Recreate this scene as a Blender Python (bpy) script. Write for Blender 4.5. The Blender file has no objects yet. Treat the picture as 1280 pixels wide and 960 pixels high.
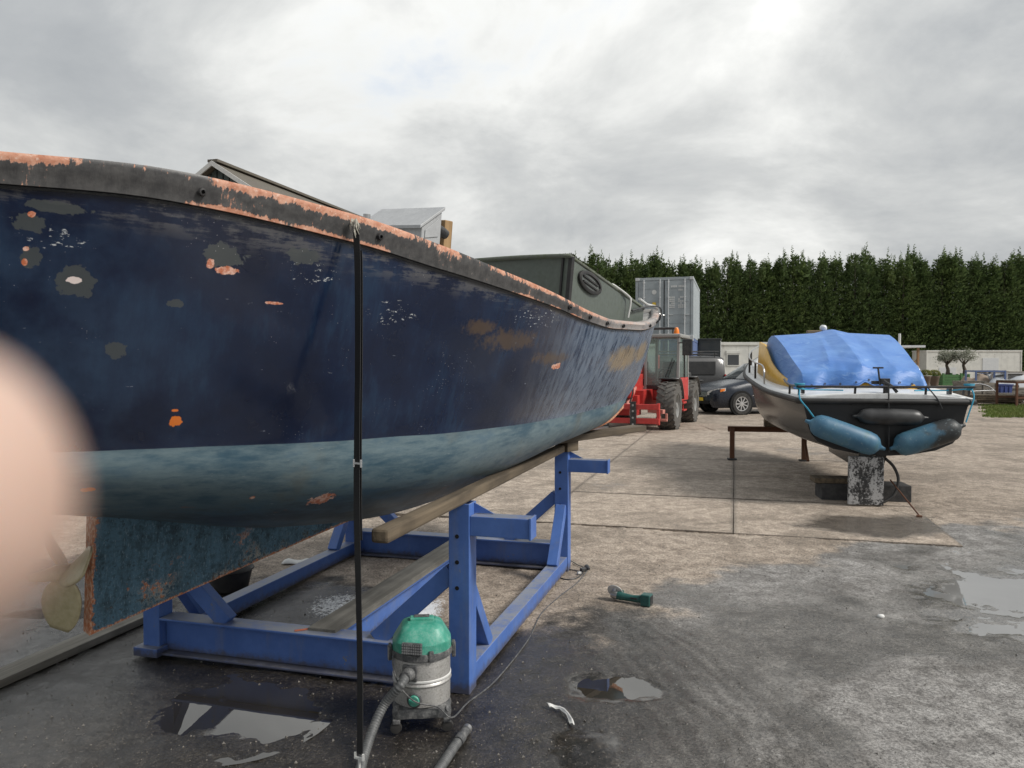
import bpy, math, random
import numpy as np
from mathutils import Vector, Matrix, Quaternion, Euler
R = math.radians
rnd = random.Random(11)
scene = bpy.context.scene
col = scene.collection

# ------------------------------------------------------------------ camera
cam_d = bpy.data.cameras.new("camera")
cam = bpy.data.objects.new("camera", cam_d)
col.objects.link(cam)
cam.location = (0, 0, 1.65)
cam.rotation_euler = (R(90) - math.atan(25 / 970), 0, 0)
cam_d.sensor_width = 36
cam_d.lens = 36 * 970 / 1280
cam_d.clip_start = 0.004
cam_d.clip_end = 2000
cam_d.dof.use_dof = True
cam_d.dof.focus_distance = 5.5
cam_d.dof.aperture_fstop = 9.5
scene.camera = cam

# ------------------------------------------------------------------ sky and sun
SUN_EL, SUN_AZ = R(42), R(112)          # azimuth clockwise from +Y: high on the right
world = bpy.data.worlds.new("World")
scene.world = world
world.use_nodes = True
wn, wl = world.node_tree.nodes, world.node_tree.links
wn.clear()
def wnode(t, **k):
    n = wn.new(t)
    for a, b in k.items():
        setattr(n, a, b)
    return n
def wmath(op, a, b=None, clamp=False):
    n = wnode('ShaderNodeMath', operation=op, use_clamp=clamp)
    for i, s in enumerate((a, b)):
        if s is None: continue
        if isinstance(s, (int, float)): n.inputs[i].default_value = s
        else: wl.new(s, n.inputs[i])
    return n.outputs[0]
sky = wnode('ShaderNodeTexSky', sky_type='NISHITA', sun_disc=False)
sky.sun_elevation = SUN_EL
sky.sun_rotation = SUN_AZ
tc = wnode('ShaderNodeTexCoord')
sp = wnode('ShaderNodeSeparateXYZ')
wl.new(tc.outputs['Generated'], sp.inputs[0])
up = wmath('MAXIMUM', sp.outputs[2], 0.0)
dv = wmath('ADD', up, 0.34)
cb = wnode('ShaderNodeCombineXYZ')
wl.new(wmath('DIVIDE', sp.outputs[0], dv), cb.inputs[0])
wl.new(wmath('DIVIDE', sp.outputs[1], dv), cb.inputs[1])
cb.inputs[2].default_value = 3.3
def wnoise(scale, detail, rough, dist=0.0, off=(0, 0, 0)):
    mp = wnode('ShaderNodeMapping')
    mp.inputs['Location'].default_value = off
    wl.new(cb.outputs[0], mp.inputs[0])
    n = wnode('ShaderNodeTexNoise')
    n.inputs['Scale'].default_value = scale
    n.inputs['Detail'].default_value = detail
    n.inputs['Roughness'].default_value = rough
    n.inputs['Distortion'].default_value = dist
    wl.new(mp.outputs[0], n.inputs['Vector'])
    return n.outputs['Fac']
def wmap(s, a, b, c, d):
    n = wnode('ShaderNodeMapRange', interpolation_type='SMOOTHSTEP')
    wl.new(s, n.inputs[0])
    for i, x in enumerate((a, b, c, d)): n.inputs[i + 1].default_value = x
    return n.outputs[0]
n1 = wnoise(0.62, 9, 0.54, 0.25, (0.74, 15.3, 2))
n2 = wnoise(1.9, 10, 0.60, 0.3, (4.74, 1.3, 2))
n3 = wnoise(0.36, 3, 0.5, 0.2, (8.54, 4.0, 1))
mixv = wmath('ADD', wmath('MULTIPLY', n1, 0.50), wmath('ADD', wmath('MULTIPLY', n2, 0.30), wmath('MULTIPLY', n3, 0.2)))
cr = wnode('ShaderNodeValToRGB')
wl.new(mixv, cr.inputs[0])
els = cr.color_ramp.elements
els[0].position, els[0].color = 0.38, (0.235, 0.250, 0.268, 1)
els[1].position, els[1].color = 0.625, (0.80, 0.80, 0.78, 1)
for p, c in ((0.46, (0.315, 0.328, 0.338)), (0.515, (0.425, 0.434, 0.432)), (0.565, (0.58, 0.585, 0.572))):
    e = els.new(p); e.color = (*c, 1)
# an overcast dome is brighter overhead than at the horizon
grad = wmath('ADD', wmath('MULTIPLY', up, 0.42), 0.94)
vm = wnode('ShaderNodeVectorMath', operation='SCALE')
wl.new(cr.outputs[0], vm.inputs[0])
wl.new(wmath('MULTIPLY', grad, 9.2), vm.inputs['Scale'])
gap = wmap(wmath('ADD', wmath('MULTIPLY', n1, 0.7), wmath('MULTIPLY', n2, 0.3)), 0.585, 0.645, 0.0, 0.5)
mx = wnode('ShaderNodeMix', data_type='RGBA')
wl.new(gap, mx.inputs[0]); wl.new(vm.outputs[0], mx.inputs[6])
sc2 = wnode('ShaderNodeVectorMath', operation='SCALE')
wl.new(sky.outputs[0], sc2.inputs[0]); sc2.inputs['Scale'].default_value = 1.0
wl.new(sc2.outputs[0], mx.inputs[7])
bg = wnode('ShaderNodeBackground')
bg.inputs['Strength'].default_value = 0.1
wl.new(mx.outputs[2], bg.inputs['Color'])
wo = wnode('ShaderNodeOutputWorld')
wl.new(bg.outputs[0], wo.inputs[0])

sun_d = bpy.data.lights.new("sun", 'SUN')
sun_d.energy = 2.2
sun_d.angle = R(16)
sun_d.color = (1.0, 0.96, 0.90)
sun = bpy.data.objects.new("sun", sun_d)
col.objects.link(sun)
sdir = Vector((math.sin(SUN_AZ) * math.cos(SUN_EL), math.cos(SUN_AZ) * math.cos(SUN_EL), math.sin(SUN_EL)))
sun.rotation_euler = sdir.to_track_quat('Z', 'Y').to_euler()
sun.location = (0, -5, 30)

scene.view_settings.view_transform = 'Standard'
scene.view_settings.look = 'None'
scene.view_settings.exposure = 0.68
scene.view_settings.gamma = 1
scene.render.engine = 'CYCLES'

# ------------------------------------------------------------------ helpers
YAW = R(16)                              # the yard's grid is turned 16 degrees from the view
def UV(u, v, z=0.0):
    return Vector((math.sin(YAW) * u + math.cos(YAW) * v, math.cos(YAW) * u - math.sin(YAW) * v, z))
def gpt(px, py, z=0.0):
    "point of the photograph -> where its ray meets the height z"
    t = math.atan(25 / 970); dx, dy, dz = (px - 640) / 970, 1.0, -(py - 480) / 970
    d = Vector((dx, dy * math.cos(t) + dz * math.sin(t), -dy * math.sin(t) + dz * math.cos(t)))
    k = (z - 1.65) / d.z
    return Vector((0, 0, 1.65)) + d * k
def dpt(px, py, Y):
    "point of the photograph at distance Y"
    t = math.atan(25 / 970); dx, dy, dz = (px - 640) / 970, 1.0, -(py - 480) / 970
    d = Vector((dx, dy * math.cos(t) + dz * math.sin(t), -dy * math.sin(t) + dz * math.cos(t)))
    return Vector((0, 0, 1.65)) + d * (Y / d.y)

def tag(o, label=None, cat=None, group=None, kind=None):
    if label: o['label'] = label
    if cat: o['category'] = cat
    if group: o['group'] = group
    if kind: o['kind'] = kind
    return o
def thing(name, label, cat, loc=(0, 0, 0), rot=(0, 0, 0), group=None):
    o = bpy.data.objects.new(name, None)
    o.empty_display_size = 0.1
    col.objects.link(o)
    o.location = loc
    o.rotation_euler = rot if not isinstance(rot, (int, float)) else (0, 0, rot)
    return tag(o, label, cat, group)
def copy_tree(o, parent=None):
    c = o.copy(); col.objects.link(c); c.parent = parent
    for ch in [x for x in o.children]:
        copy_tree(ch, c)
    return c

class MB:
    def __init__(s): s.v, s.f, s.uv = [], [], None
    def add(s, vs, fs):
        b = len(s.v)
        s.v += [tuple(v) for v in vs]
        s.f += [tuple(b + i for i in f) for f in fs]
        return s
    def box(s, c, d, rot=None, taper=1.0):
        x, y, z = d[0] / 2, d[1] / 2, d[2] / 2
        vs = [Vector((i * x * (taper if k > 0 else 1), j * y * (taper if k > 0 else 1), k * z)) for k in (-1, 1) for j in (-1, 1) for i in (-1, 1)]
        if rot is not None:
            m = Euler(rot).to_matrix() if not isinstance(rot, Matrix) else rot
            vs = [m @ v for v in vs]
        c = Vector(c)
        return s.add([v + c for v in vs], [(0, 2, 3, 1), (4, 5, 7, 6), (0, 1, 5, 4), (2, 6, 7, 3), (0, 4, 6, 2), (1, 3, 7, 5)])
    def beam(s, a, b, w, h, up=(0, 0, 1)):
        a, b = Vector(a), Vector(b)
        y = (b - a).normalized(); x = y.cross(Vector(up))
        if x.length < 1e-4: x = Vector((1, 0, 0))
        x.normalize(); z = x.cross(y)
        vs = [p + x * (i * w / 2) + z * (k * h / 2) for p in (a, b) for k in (-1, 1) for i in (-1, 1)]
        return s.add(vs, [(0, 1, 3, 2), (4, 6, 7, 5), (0, 4, 5, 1), (2, 3, 7, 6), (0, 2, 6, 4), (1, 5, 7, 3)])
    def ibeam(s, a, b, w, h, t=0.014, up=(0, 0, 1)):
        a, b = Vector(a), Vector(b); upv = Vector(up)
        s.beam(a + upv * (h / 2 - t / 2), b + upv * (h / 2 - t / 2), w, t, up)
        s.beam(a - upv * (h / 2 - t / 2), b - upv * (h / 2 - t / 2), w, t, up)
        return s.beam(a, b, t, h - 2 * t - 0.0004, up)
    def ring_loft(s, rings, cap=True, closed=True):
        n = len(rings[0]); b = len(s.v)
        for r in rings: s.v += [tuple(p) for p in r]
        m = n if closed else n - 1
        for i in range(len(rings) - 1):
            for j in range(m):
                k = (j + 1) % n
                s.f.append((b + i * n + j, b + i * n + k, b + (i + 1) * n + k, b + (i + 1) * n + j))
        if cap and closed:
            s.f.append(tuple(b + j for j in reversed(range(n))))
            s.f.append(tuple(b + (len(rings) - 1) * n + j for j in range(n)))
        return s
    def tube(s, pts, r, n=8, cap=True):
        pts = [Vector(p) for p in pts]; rings = []
        rs = r if isinstance(r, (list, tuple)) else [r] * len(pts)
        t0 = (pts[1] - pts[0]).normalized()
        x = t0.cross(Vector((0, 0, 1)))
        if x.length < 1e-3: x = Vector((1, 0, 0))
        x.normalize()
        for i, p in enumerate(pts):
            t = (pts[min(i + 1, len(pts) - 1)] - pts[max(i - 1, 0)])
            if t.length < 1e-9: t = t0
            t = t.normalized()
            x = (x - t * x.dot(t))
            if x.length < 1e-6: x = t.orthogonal()
            x.normalize(); y = t.cross(x)
            rings.append([p + (x * math.cos(2 * math.pi * k / n) + y * math.sin(2 * math.pi * k / n)) * rs[i] for k in range(n)])
        return s.ring_loft(rings, cap)
    def lathe(s, prof, n=24, c=(0, 0, 0), m=None, cap=True):
        rings = []
        for r, z in prof:
            ring = [Vector((r * math.cos(2 * math.pi * k / n), r * math.sin(2 * math.pi * k / n), z)) for k in range(n)]
            if m is not None: ring = [m @ v for v in ring]
            rings.append([v + Vector(c) for v in ring])
        return s.ring_loft(rings, cap)
    def cyl(s, a, b, r, n=12, r2=None):
        return s.tube([a, b], [r, r if r2 is None else r2], n)
    def prism(s, poly, fn, d0, d1):
        "poly: 2-D outline, fn(x, y, d) -> 3-D"
        n = len(poly); b = len(s.v)
        s.v += [tuple(fn(x, y, d0)) for x, y in poly] + [tuple(fn(x, y, d1)) for x, y in poly]
        s.f.append(tuple(b + i for i in reversed(range(n)))); s.f.append(tuple(b + n + i for i in range(n)))
        for i in range(n):
            j = (i + 1) % n
            s.f.append((b + i, b + j, b + n + j, b + n + i))
        return s
    def grid(s, rows):
        return s.ring_loft(rows, cap=False, closed=False)
    def mesh(s, name):
        me = bpy.data.meshes.new(name); me.from_pydata(s.v, [], s.f); me.validate(); me.update()
        if s.uv is not None:
            l = me.uv_layers.new(name='UVMap')
            for lp in me.loops: l.data[lp.index].uv = s.uv[lp.vertex_index]
        return me
    def build(s, name, mat, parent=None, smooth=False, bevel=0, solid=0, sub=0):
        me = s.mesh(name)
        import bmesh
        bm = bmesh.new(); bm.from_mesh(me); bmesh.ops.recalc_face_normals(bm, faces=bm.faces); bm.to_mesh(me); bm.free()
        o = bpy.data.objects.new(name, me); col.objects.link(o)
        me.materials.append(mat)
        if smooth:
            me.polygons.foreach_set('use_smooth', [True] * len(me.polygons))
            if smooth != 'all':
                me.set_sharp_from_angle(angle=R(smooth if smooth > 1 else 40))
        if solid:
            m = o.modifiers.new('solid', 'SOLIDIFY'); m.thickness = solid; m.offset = 0
        if bevel:
            m = o.modifiers.new('bevel', 'BEVEL'); m.width = bevel; m.segments = 2; m.limit_method = 'ANGLE'; m.angle_limit = R(35)
        if sub:
            m = o.modifiers.new('sub', 'SUBSURF'); m.levels = sub; m.render_levels = sub
        if parent: o.parent = parent
        return o

def pchip(tab):
    xs = [float(t[0]) for t in tab]; ys = [float(t[1]) for t in tab]
    h = [xs[i + 1] - xs[i] for i in range(len(xs) - 1)]; d = [(ys[i + 1] - ys[i]) / h[i] for i in range(len(h))]
    m = [d[0]] + [0 if d[i - 1] * d[i] <= 0 else 2 * d[i - 1] * d[i] / (d[i - 1] + d[i]) for i in range(1, len(d))] + [d[-1]]
    def f(x):
        x = min(max(x, xs[0]), xs[-1]); i = 0
        while i < len(h) - 1 and x > xs[i + 1]: i += 1
        t = (x - xs[i]) / h[i]
        return (2 * t**3 - 3 * t * t + 1) * ys[i] + (t**3 - 2 * t * t + t) * h[i] * m[i] + (-2 * t**3 + 3 * t * t) * ys[i + 1] + (t**3 - t * t) * h[i] * m[i + 1]
    return f
def spline(pts, n=6):
    pts = [Vector(p) for p in pts]; out = []
    for i in range(len(pts) - 1):
        p0, p1, p2, p3 = pts[max(i - 1, 0)], pts[i], pts[i + 1], pts[min(i + 2, len(pts) - 1)]
        for k in range(n):
            t = k / n
            out.append(0.5 * ((2 * p1) + (p2 - p0) * t + (2 * p0 - 5 * p1 + 4 * p2 - p3) * t * t + (3 * p1 - p0 - 3 * p2 + p3) * t**3))
    return out + [pts[-1]]
def vnoise(x, y, seed=0):
    xi = np.floor(x).astype(np.int64); yi = np.floor(y).astype(np.int64); fx = x - xi; fy = y - yi
    def h(a, b):
        n = (a * 374761393 + b * 668265263 + seed * 1274126177) & 0xffffffff
        n = ((n ^ (n >> 13)) * 1274126177) & 0xffffffff
        return ((n ^ (n >> 16)) & 0xffff) / 65535.0
    sx = fx * fx * (3 - 2 * fx); sy = fy * fy * (3 - 2 * fy)
    a = h(xi, yi) * (1 - sx) + h(xi + 1, yi) * sx; b = h(xi, yi + 1) * (1 - sx) + h(xi + 1, yi + 1) * sx
    return a * (1 - sy) + b * sy
def fbm(x, y, scale, octs=4, seed=0, gain=0.5):
    t, a, w = 0, 1.0, 0
    for o in range(octs):
        t = t + a * vnoise(x * scale * 2**o + 17.3 * o, y * scale * 2**o - 9.1 * o, seed + o); w += a; a *= gain
    return t / w

# ------------------------------------------------------------------ materials
class G:
    def __init__(s, name):
        s.m = bpy.data.materials.new(name); s.m.use_nodes = True
        s.t = s.m.node_tree; s.t.nodes.clear(); s.l = s.t.links
        s.out = s.t.nodes.new('ShaderNodeOutputMaterial'); s._c = None
    def put(s, sock, v):
        if hasattr(v, 'links'): s.l.new(v, sock)
        elif isinstance(v, (tuple, list)): sock.default_value = (*v, 1) if len(v) == 3 and len(sock.default_value) == 4 else v
        else: sock.default_value = v
    def n(s, t, **k):
        nd = s.t.nodes.new(t)
        for a, b in k.items(): setattr(nd, a, b)
        return nd
    def obj(s):
        if s._c is None: s._c = s.n('ShaderNodeTexCoord').outputs['Object']
        return s._c
    def pos(s): return s.n('ShaderNodeNewGeometry').outputs['Position']
    def uv(s): return s.n('ShaderNodeTexCoord').outputs['UV']
    def attr(s, a): return s.n('ShaderNodeAttribute', attribute_name=a).outputs['Fac']
    def map(s, v, scale=(1, 1, 1), loc=(0, 0, 0), rot=(0, 0, 0)):
        m = s.n('ShaderNodeMapping'); s.put(m.inputs[0], v)
        m.inputs['Scale'].default_value = scale; m.inputs['Location'].default_value = loc; m.inputs['Rotation'].default_value = rot
        return m.outputs[0]
    def noise(s, scale, detail=4, rough=0.55, vec=None, dist=0.0):
        nd = s.n('ShaderNodeTexNoise'); s.put(nd.inputs['Vector'], vec if vec is not None else s.obj())
        nd.inputs['Scale'].default_value = scale; nd.inputs['Detail'].default_value = detail
        nd.inputs['Roughness'].default_value = rough; nd.inputs['Distortion'].default_value = dist
        return nd.outputs['Fac']
    def vor(s, scale, vec=None, feature='F1', out='Distance'):
        nd = s.n('ShaderNodeTexVoronoi', feature=feature); s.put(nd.inputs['Vector'], vec if vec is not None else s.obj())
        nd.inputs['Scale'].default_value = scale
        return nd.outputs[out]
    def math(s, op, a, b=0.0, clamp=False):
        nd = s.n('ShaderNodeMath', operation=op, use_clamp=clamp); s.put(nd.inputs[0], a); s.put(nd.inputs[1], b)
        return nd.outputs[0]
    def step(s, f, a, b, c=0.0, d=1.0):
        nd = s.n('ShaderNodeMapRange', interpolation_type='SMOOTHSTEP'); s.put(nd.inputs[0], f)
        for i, x in enumerate((a, b, c, d)): s.put(nd.inputs[i + 1], x)
        return nd.outputs[0]
    def mix(s, f, a, b, blend='MIX'):
        nd = s.n('ShaderNodeMix', data_type='RGBA', blend_type=blend); s.put(nd.inputs[0], f); s.put(nd.inputs[6], a); s.put(nd.inputs[7], b)
        return nd.outputs[2]
    def sep(s, v):
        nd = s.n('ShaderNodeSeparateXYZ'); s.put(nd.inputs[0], v); return nd.outputs
    def bump(s, h, st=0.3, dist=0.01, normal=None):
        nd = s.n('ShaderNodeBump'); nd.inputs['Strength'].default_value = st; nd.inputs['Distance'].default_value = dist
        s.put(nd.inputs['Height'], h)
        if normal is not None: s.put(nd.inputs['Normal'], normal)
        return nd.outputs[0]
    def bsdf(s, color, rough=0.5, metal=0.0, normal=None, **k):
        p = s.n('ShaderNodeBsdfPrincipled'); s.put(p.inputs['Base Color'], color); s.put(p.inputs['Roughness'], rough); s.put(p.inputs['Metallic'], metal)
        if normal is not None: s.put(p.inputs['Normal'], normal)
        for a, b in k.items(): s.put(p.inputs[a.replace('_', ' ')], b)
        s.l.new(p.outputs[0], s.out.inputs[0])
        return s.m

def paint(name, c, rough=0.45, dirt=0.35, dirtc=(0.10, 0.085, 0.065), chip=0.0, chipc=(0.16, 0.07, 0.035), scale=1.0, metal=0.0, bump=0.15, coat=0.0, var=0.12):
    g = G(name)
    a = g.noise(3 * scale, 5, 0.6); b = g.noise(14 * scale, 6, 0.65); d = g.noise(60 * scale, 3, 0.6)
    base = g.mix(g.step(a, 0.3, 0.7), tuple(x * (1 - var) for x in c), tuple(min(1, x * (1 + var)) for x in c))
    dm = g.math('MULTIPLY', g.step(g.math('ADD', g.math('MULTIPLY', a, 0.5), g.math('MULTIPLY', b, 0.5)), 0.42, 0.68), dirt)
    base = g.mix(dm, base, dirtc)
    if chip > 0:
        cm = g.step(g.math('ADD', g.math('MULTIPLY', b, 0.6), g.math('MULTIPLY', d, 0.4)), 0.68 - chip * 0.2, 0.71 - chip * 0.2)
        base = g.mix(cm, base, chipc)
    rg = g.math('ADD', g.math('MULTIPLY', g.math('SUBTRACT', b, 0.5), 0.25), rough)
    return g.bsdf(base, rg, metal, g.bump(g.math('ADD', b, g.math('MULTIPLY', d, 0.4)), bump, 0.004), Coat_Weight=coat, Coat_Roughness=0.08)
def wood(name, c1, c2, axis=(1, 0.06, 1), scale=18, rough=0.85):
    g = G(name)
    v = g.map(g.obj(), axis)
    a = g.noise(scale, 6, 0.65, v, 0.4); b = g.noise(2.2, 4, 0.6); d = g.noise(scale * 4, 4, 0.6, v)
    cmx = g.mix(g.step(a, 0.32, 0.68), c1, c2)
    cmx = g.mix(g.math('MULTIPLY', g.step(b, 0.45, 0.7), 0.5), cmx, tuple(x * 0.4 for x in c1))
    return g.bsdf(cmx, rough, 0, g.bump(g.math('ADD', a, g.math('MULTIPLY', d, 0.5)), 0.5, 0.006))
def glass(name, c=(0.02, 0.03, 0.03), rough=0.04):
    g = G(name)
    return g.bsdf(c, rough, 0, None, Specular_IOR_Level=0.6, Coat_Weight=0.4)
M = {}
M['rubber'] = paint('rubber', (0.018, 0.018, 0.018), 0.6, 0.3, (0.09, 0.08, 0.07))
M['black_plastic'] = paint('black_plastic', (0.022, 0.023, 0.025), 0.42, 0.3, (0.13, 0.125, 0.12), scale=6)
M['black_metal'] = paint('black_metal', (0.02, 0.02, 0.022), 0.4, 0.2)
M['steel'] = paint('steel', (0.45, 0.45, 0.45), 0.35, 0.35, (0.2, 0.17, 0.14), metal=0.85)
M['white_metal'] = paint('white_metal', (0.62, 0.62, 0.60), 0.4, 0.25)
M['rust'] = paint('rust', (0.12, 0.05, 0.025), 0.85, 0.6, (0.05, 0.035, 0.03), scale=3, bump=0.5)
M['dark_hole'] = paint('dark_hole', (0.006, 0.006, 0.006), 0.9, 0)
# ------------------------------------------------------------------ ground
def axis_steps(lo, fine0, fine1, hi, step, grow=1.13):
    a = list(np.arange(fine0, fine1 + 1e-6, step)); s = step; x = fine0
    while x > lo: s *= grow; x -= s; a.insert(0, x)
    s = step; x = fine1
    while x < hi: s *= grow; x += s; a.append(x)
    return np.array(a)
GX = axis_steps(-420, -3.2, 5.4, 420, 0.024); GY = axis_steps(-160, 2.7, 7.6, 700, 0.024)
X, Y = np.meshgrid(GX, GY)
PUD = [(4.05, 5.25, 0.98, 1.25, 0.034, -0.012), (-1.26, 3.68, 0.30, 0.36, 0.030, -0.010), (0.47, 3.92, 0.20, 0.20, 0.032, -0.012)]
Zg = (fbm(X, Y, 1.1, 3, 5) - 0.5) * 0.022 + (fbm(X, Y, 6.0, 4, 9) - 0.5) * 0.018 + (fbm(X, Y, 28.0, 2, 21) - 0.5) * 0.007
Zg -= 0.004
near = np.clip(1 - (np.hypot(X - 1, Y - 5) - 9) / 8, 0, 1)
Zg *= 0.35 + 0.65 * near
wetp = np.zeros_like(X); film = np.zeros_like(X)
wrp = (fbm(X, Y, 2.3, 4, 33) - 0.5)
for (cx, cy, rx, ry, dep, lev) in PUD:
    d = np.hypot((X - cx) / rx, (Y - cy) / ry) + wrp * 1.25 + (fbm(X, Y, 9.0, 4, 77) - 0.5) * 0.30
    Zg -= dep * np.clip(1.25 - d, 0, 1) ** 1.15 * (d < 1.25)
    wetp = np.maximum(wetp, np.clip(1.75 - d * 0.95, 0, 1)); film = np.maximum(film, np.clip(1.55 - d, 0, 1) * 1.6)
    Zg += (np.clip(d, 0, 1.6) < 1.5) * 0
# slabs lie in the ground
Ug = math.sin(YAW) * X + math.cos(YAW) * Y; Vg = math.cos(YAW) * X - math.sin(YAW) * Y
SL = dict(u0=7.83, n_u=6, v0=-12.0, n_v=7, s=2.0)
inslab = (Ug > SL['u0'] + 0.01) & (Ug < SL['u0'] + SL['n_u'] * 2 - 0.01) & (Vg > SL['v0'] + 0.01) & (Vg < SL['v0'] + SL['n_v'] * 2 - 0.02)
Zg = np.where(inslab, -0.045, Zg)
Zg = np.where(np.hypot(X, Y) > 60, 0.0, Zg)
bx = np.array([-40, -6, -1.4, -0.2, 0.64, 1.6, 3.1, 5, 10, 60.]); by = np.array([7.5, 6.6, 5.5, 4.75, 5.05, 5.8, 7.1, 8.3, 9.5, 12.])
dry = np.clip((Y - np.interp(X, bx, by)) / 0.7 + 0.5 + (fbm(X, Y, 1.6, 5, 41) - 0.5) * 2.6, 0, 1)
grey = np.clip((X - 0.55 + (fbm(X, Y, 1.3, 4, 51) - 0.5) * 1.6) / 0.9, 0, 1)
wet = np.maximum(wetp, np.clip((fbm(X, Y, 0.8, 5, 61) - 0.50) * 4 + 0.55 + (X < 0.9) * 0.25 * (Y < 5), 0, 1) * (1 - dry))
wet = np.maximum(wet, np.clip(1.3 - np.hypot((X - 0.72) / 0.42, (Y - 3.7) / 1.0) + wrp * 1.2, 0, 1))
wet = np.maximum(wet, np.clip((1.3 - X + wrp * 2.0), 0, 1) * np.clip((5.3 - Y) * 1.5, 0, 1) * 0.85)
film = np.maximum(film, np.clip(1.1 - np.hypot((X - 0.25) / 0.45, (Y - 3.3) / 0.4) + wrp * 1.6, 0, 1) * 0.8)
dust_glare = np.zeros_like(X)
for (cx, cy, rx, ry, a) in [(0.92, 4.0, 0.26, 0.5, 0.24), (1.05, 3.4, 0.35, 0.5, 0.26), (1.5, 3.3, 0.7, 0.4, 0.22), (2.2, 3.7, 0.9, 0.5, 0.2), (3.2, 4.3, 0.8, 0.5, 0.24), (-0.58, 5.15, 0.16, 0.42, 1.0), (-1.22, 5.3, 0.24, 0.42, 0.75), (-1.7, 4.95, 0.3, 0.25, 0.22)]:  # front patches paint wet glare as pale colour; those by the cradle are dust
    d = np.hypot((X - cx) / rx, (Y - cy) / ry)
    dust_glare = np.maximum(dust_glare, a * np.clip(1.25 - d, 0, 1))
ny, nx = X.shape
me = bpy.data.meshes.new('ground')
co = np.stack([X.ravel(), Y.ravel(), Zg.ravel()], 1)
ii = (np.arange(ny - 1)[:, None] * nx + np.arange(nx - 1)[None, :]).ravel()
fc = np.stack([ii, ii + 1, ii + nx + 1, ii + nx], 1)
me.vertices.add(len(co)); me.vertices.foreach_set('co', co.ravel())
me.loops.add(fc.size); me.loops.foreach_set('vertex_index', fc.ravel().astype(np.int32))
me.polygons.add(len(fc)); me.polygons.foreach_set('loop_start', np.arange(0, fc.size, 4, dtype=np.int32)); me.polygons.foreach_set('loop_total', np.full(len(fc), 4, dtype=np.int32))
me.update(calc_edges=True); me.validate()
for nm, arr in (('dry', dry), ('grey', grey), ('wet', wet), ('dust', dust_glare), ('film', film)):
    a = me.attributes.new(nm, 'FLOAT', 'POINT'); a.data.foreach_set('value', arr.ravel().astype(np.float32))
me.polygons.foreach_set('use_smooth', [True] * len(me.polygons))
def tan_colour(g, P, b1, b2, grain):
    t = g.mix(g.step(b2, 0.30, 0.70), (0.205, 0.165, 0.130), (0.43, 0.362, 0.295))
    t = g.mix(g.math('MULTIPLY', g.step(b1, 0.46, 0.62), 0.6), t, (0.15, 0.122, 0.094))
    st = g.step(g.noise(0.55, 6, 0.7, P, 0.8), 0.55, 0.66)
    t = g.mix(g.math('MULTIPLY', st, 0.55), t, (0.115, 0.098, 0.082))
    sl = g.step(g.noise(2.3, 6, 0.75, P, 1.2), 0.60, 0.68)
    t = g.mix(g.math('MULTIPLY', sl, 0.5), t, (0.09, 0.078, 0.066))
    return g.mix(1.0, t, grain, 'MULTIPLY'), st
def grain_of(g, P):
    c1 = g.sep(g.vor(190, P, 'F1', 'Color'))[0]; c2 = g.sep(g.vor(75, P, 'F1', 'Color'))[1]; n_ = g.noise(60, 4, 0.8, P)
    v = g.math('ADD', g.math('MULTIPLY', c1, 0.30), g.math('ADD', g.math('MULTIPLY', c2, 0.22), g.math('MULTIPLY', g.step(n_, .25, .75), 0.48)))
    f = g.step(v, 0.2, 0.8, 0.5, 1.5)
    cb_ = g.n('ShaderNodeCombineColor'); [g.put(cb_.inputs[i], f) for i in range(3)]
    return cb_.outputs[0], v
g = G('yard_ground')
P = g.pos()
b1 = g.noise(1.1, 5, 0.66, P, 0.6); b2 = g.noise(7, 7, 0.74, P, 0.4); b3 = g.noise(55, 4, 0.7, P)
grain, gv = grain_of(g, P)
asph = g.mix(g.step(b2, 0.3, 0.7), (0.026, 0.023, 0.021), (0.082, 0.073, 0.064))
asph = g.mix(1.0, asph, grain, 'MULTIPLY')
asph = g.mix(g.step(gv, 0.74, 0.80), asph, (0.19, 0.18, 0.165))
mud = g.mix(g.step(b2, 0.3, 0.68), (0.130, 0.122, 0.114), (0.285, 0.275, 0.262))
mud = g.mix(g.math('MULTIPLY', g.step(b1, 0.48, 0.62), 0.65), mud, (0.085, 0.078, 0.070))
px_, py_, pz_ = g.sep(P)
rad = g.math('SQRT', g.math('ADD', g.math('POWER', g.math('ADD', px_, 5.2), 2.0), g.math('POWER', g.math('SUBTRACT', py_, 2.6), 2.0)))
trk = g.math('MULTIPLY', g.math('ADD', g.math('SINE', g.math('ADD', g.math('MULTIPLY', rad, 62.0), g.math('MULTIPLY', b1, 22.0))), 1.0), 0.5)
trm = g.math('MULTIPLY', g.math('MULTIPLY', g.step(rad, 5.7, 5.95), g.step(rad, 6.9, 6.4)), g.step(b2, 0.4, 0.6))
mud = g.mix(g.math('MULTIPLY', g.math('MULTIPLY', trk, trm), 0.6), mud, (0.07, 0.064, 0.058))
mud = g.mix(1.0, mud, grain, 'MULTIPLY')
tan, stn = tan_colour(g, P, b1, b2, grain)
c = g.mix(g.attr('grey'), asph, mud)
c = g.mix(g.step(g.math('ADD', g.attr('dry'), g.math('MULTIPLY', g.math('SUBTRACT', b2, .5), .8)), .25, .75), c, tan)
wv = g.math('ADD', g.attr('wet'), g.math('MULTIPLY', g.math('SUBTRACT', b2, 0.5), 0.9))
w = g.step(wv, 0.35, 0.8)
film = g.step(g.math('ADD', g.attr('film'), g.math('MULTIPLY', g.math('SUBTRACT', b2, 0.5), 0.5)), 0.45, 0.85)
c = g.mix(w, c, g.mix(1.0, c, (0.56, 0.54, 0.51), 'MULTIPLY'))
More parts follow.
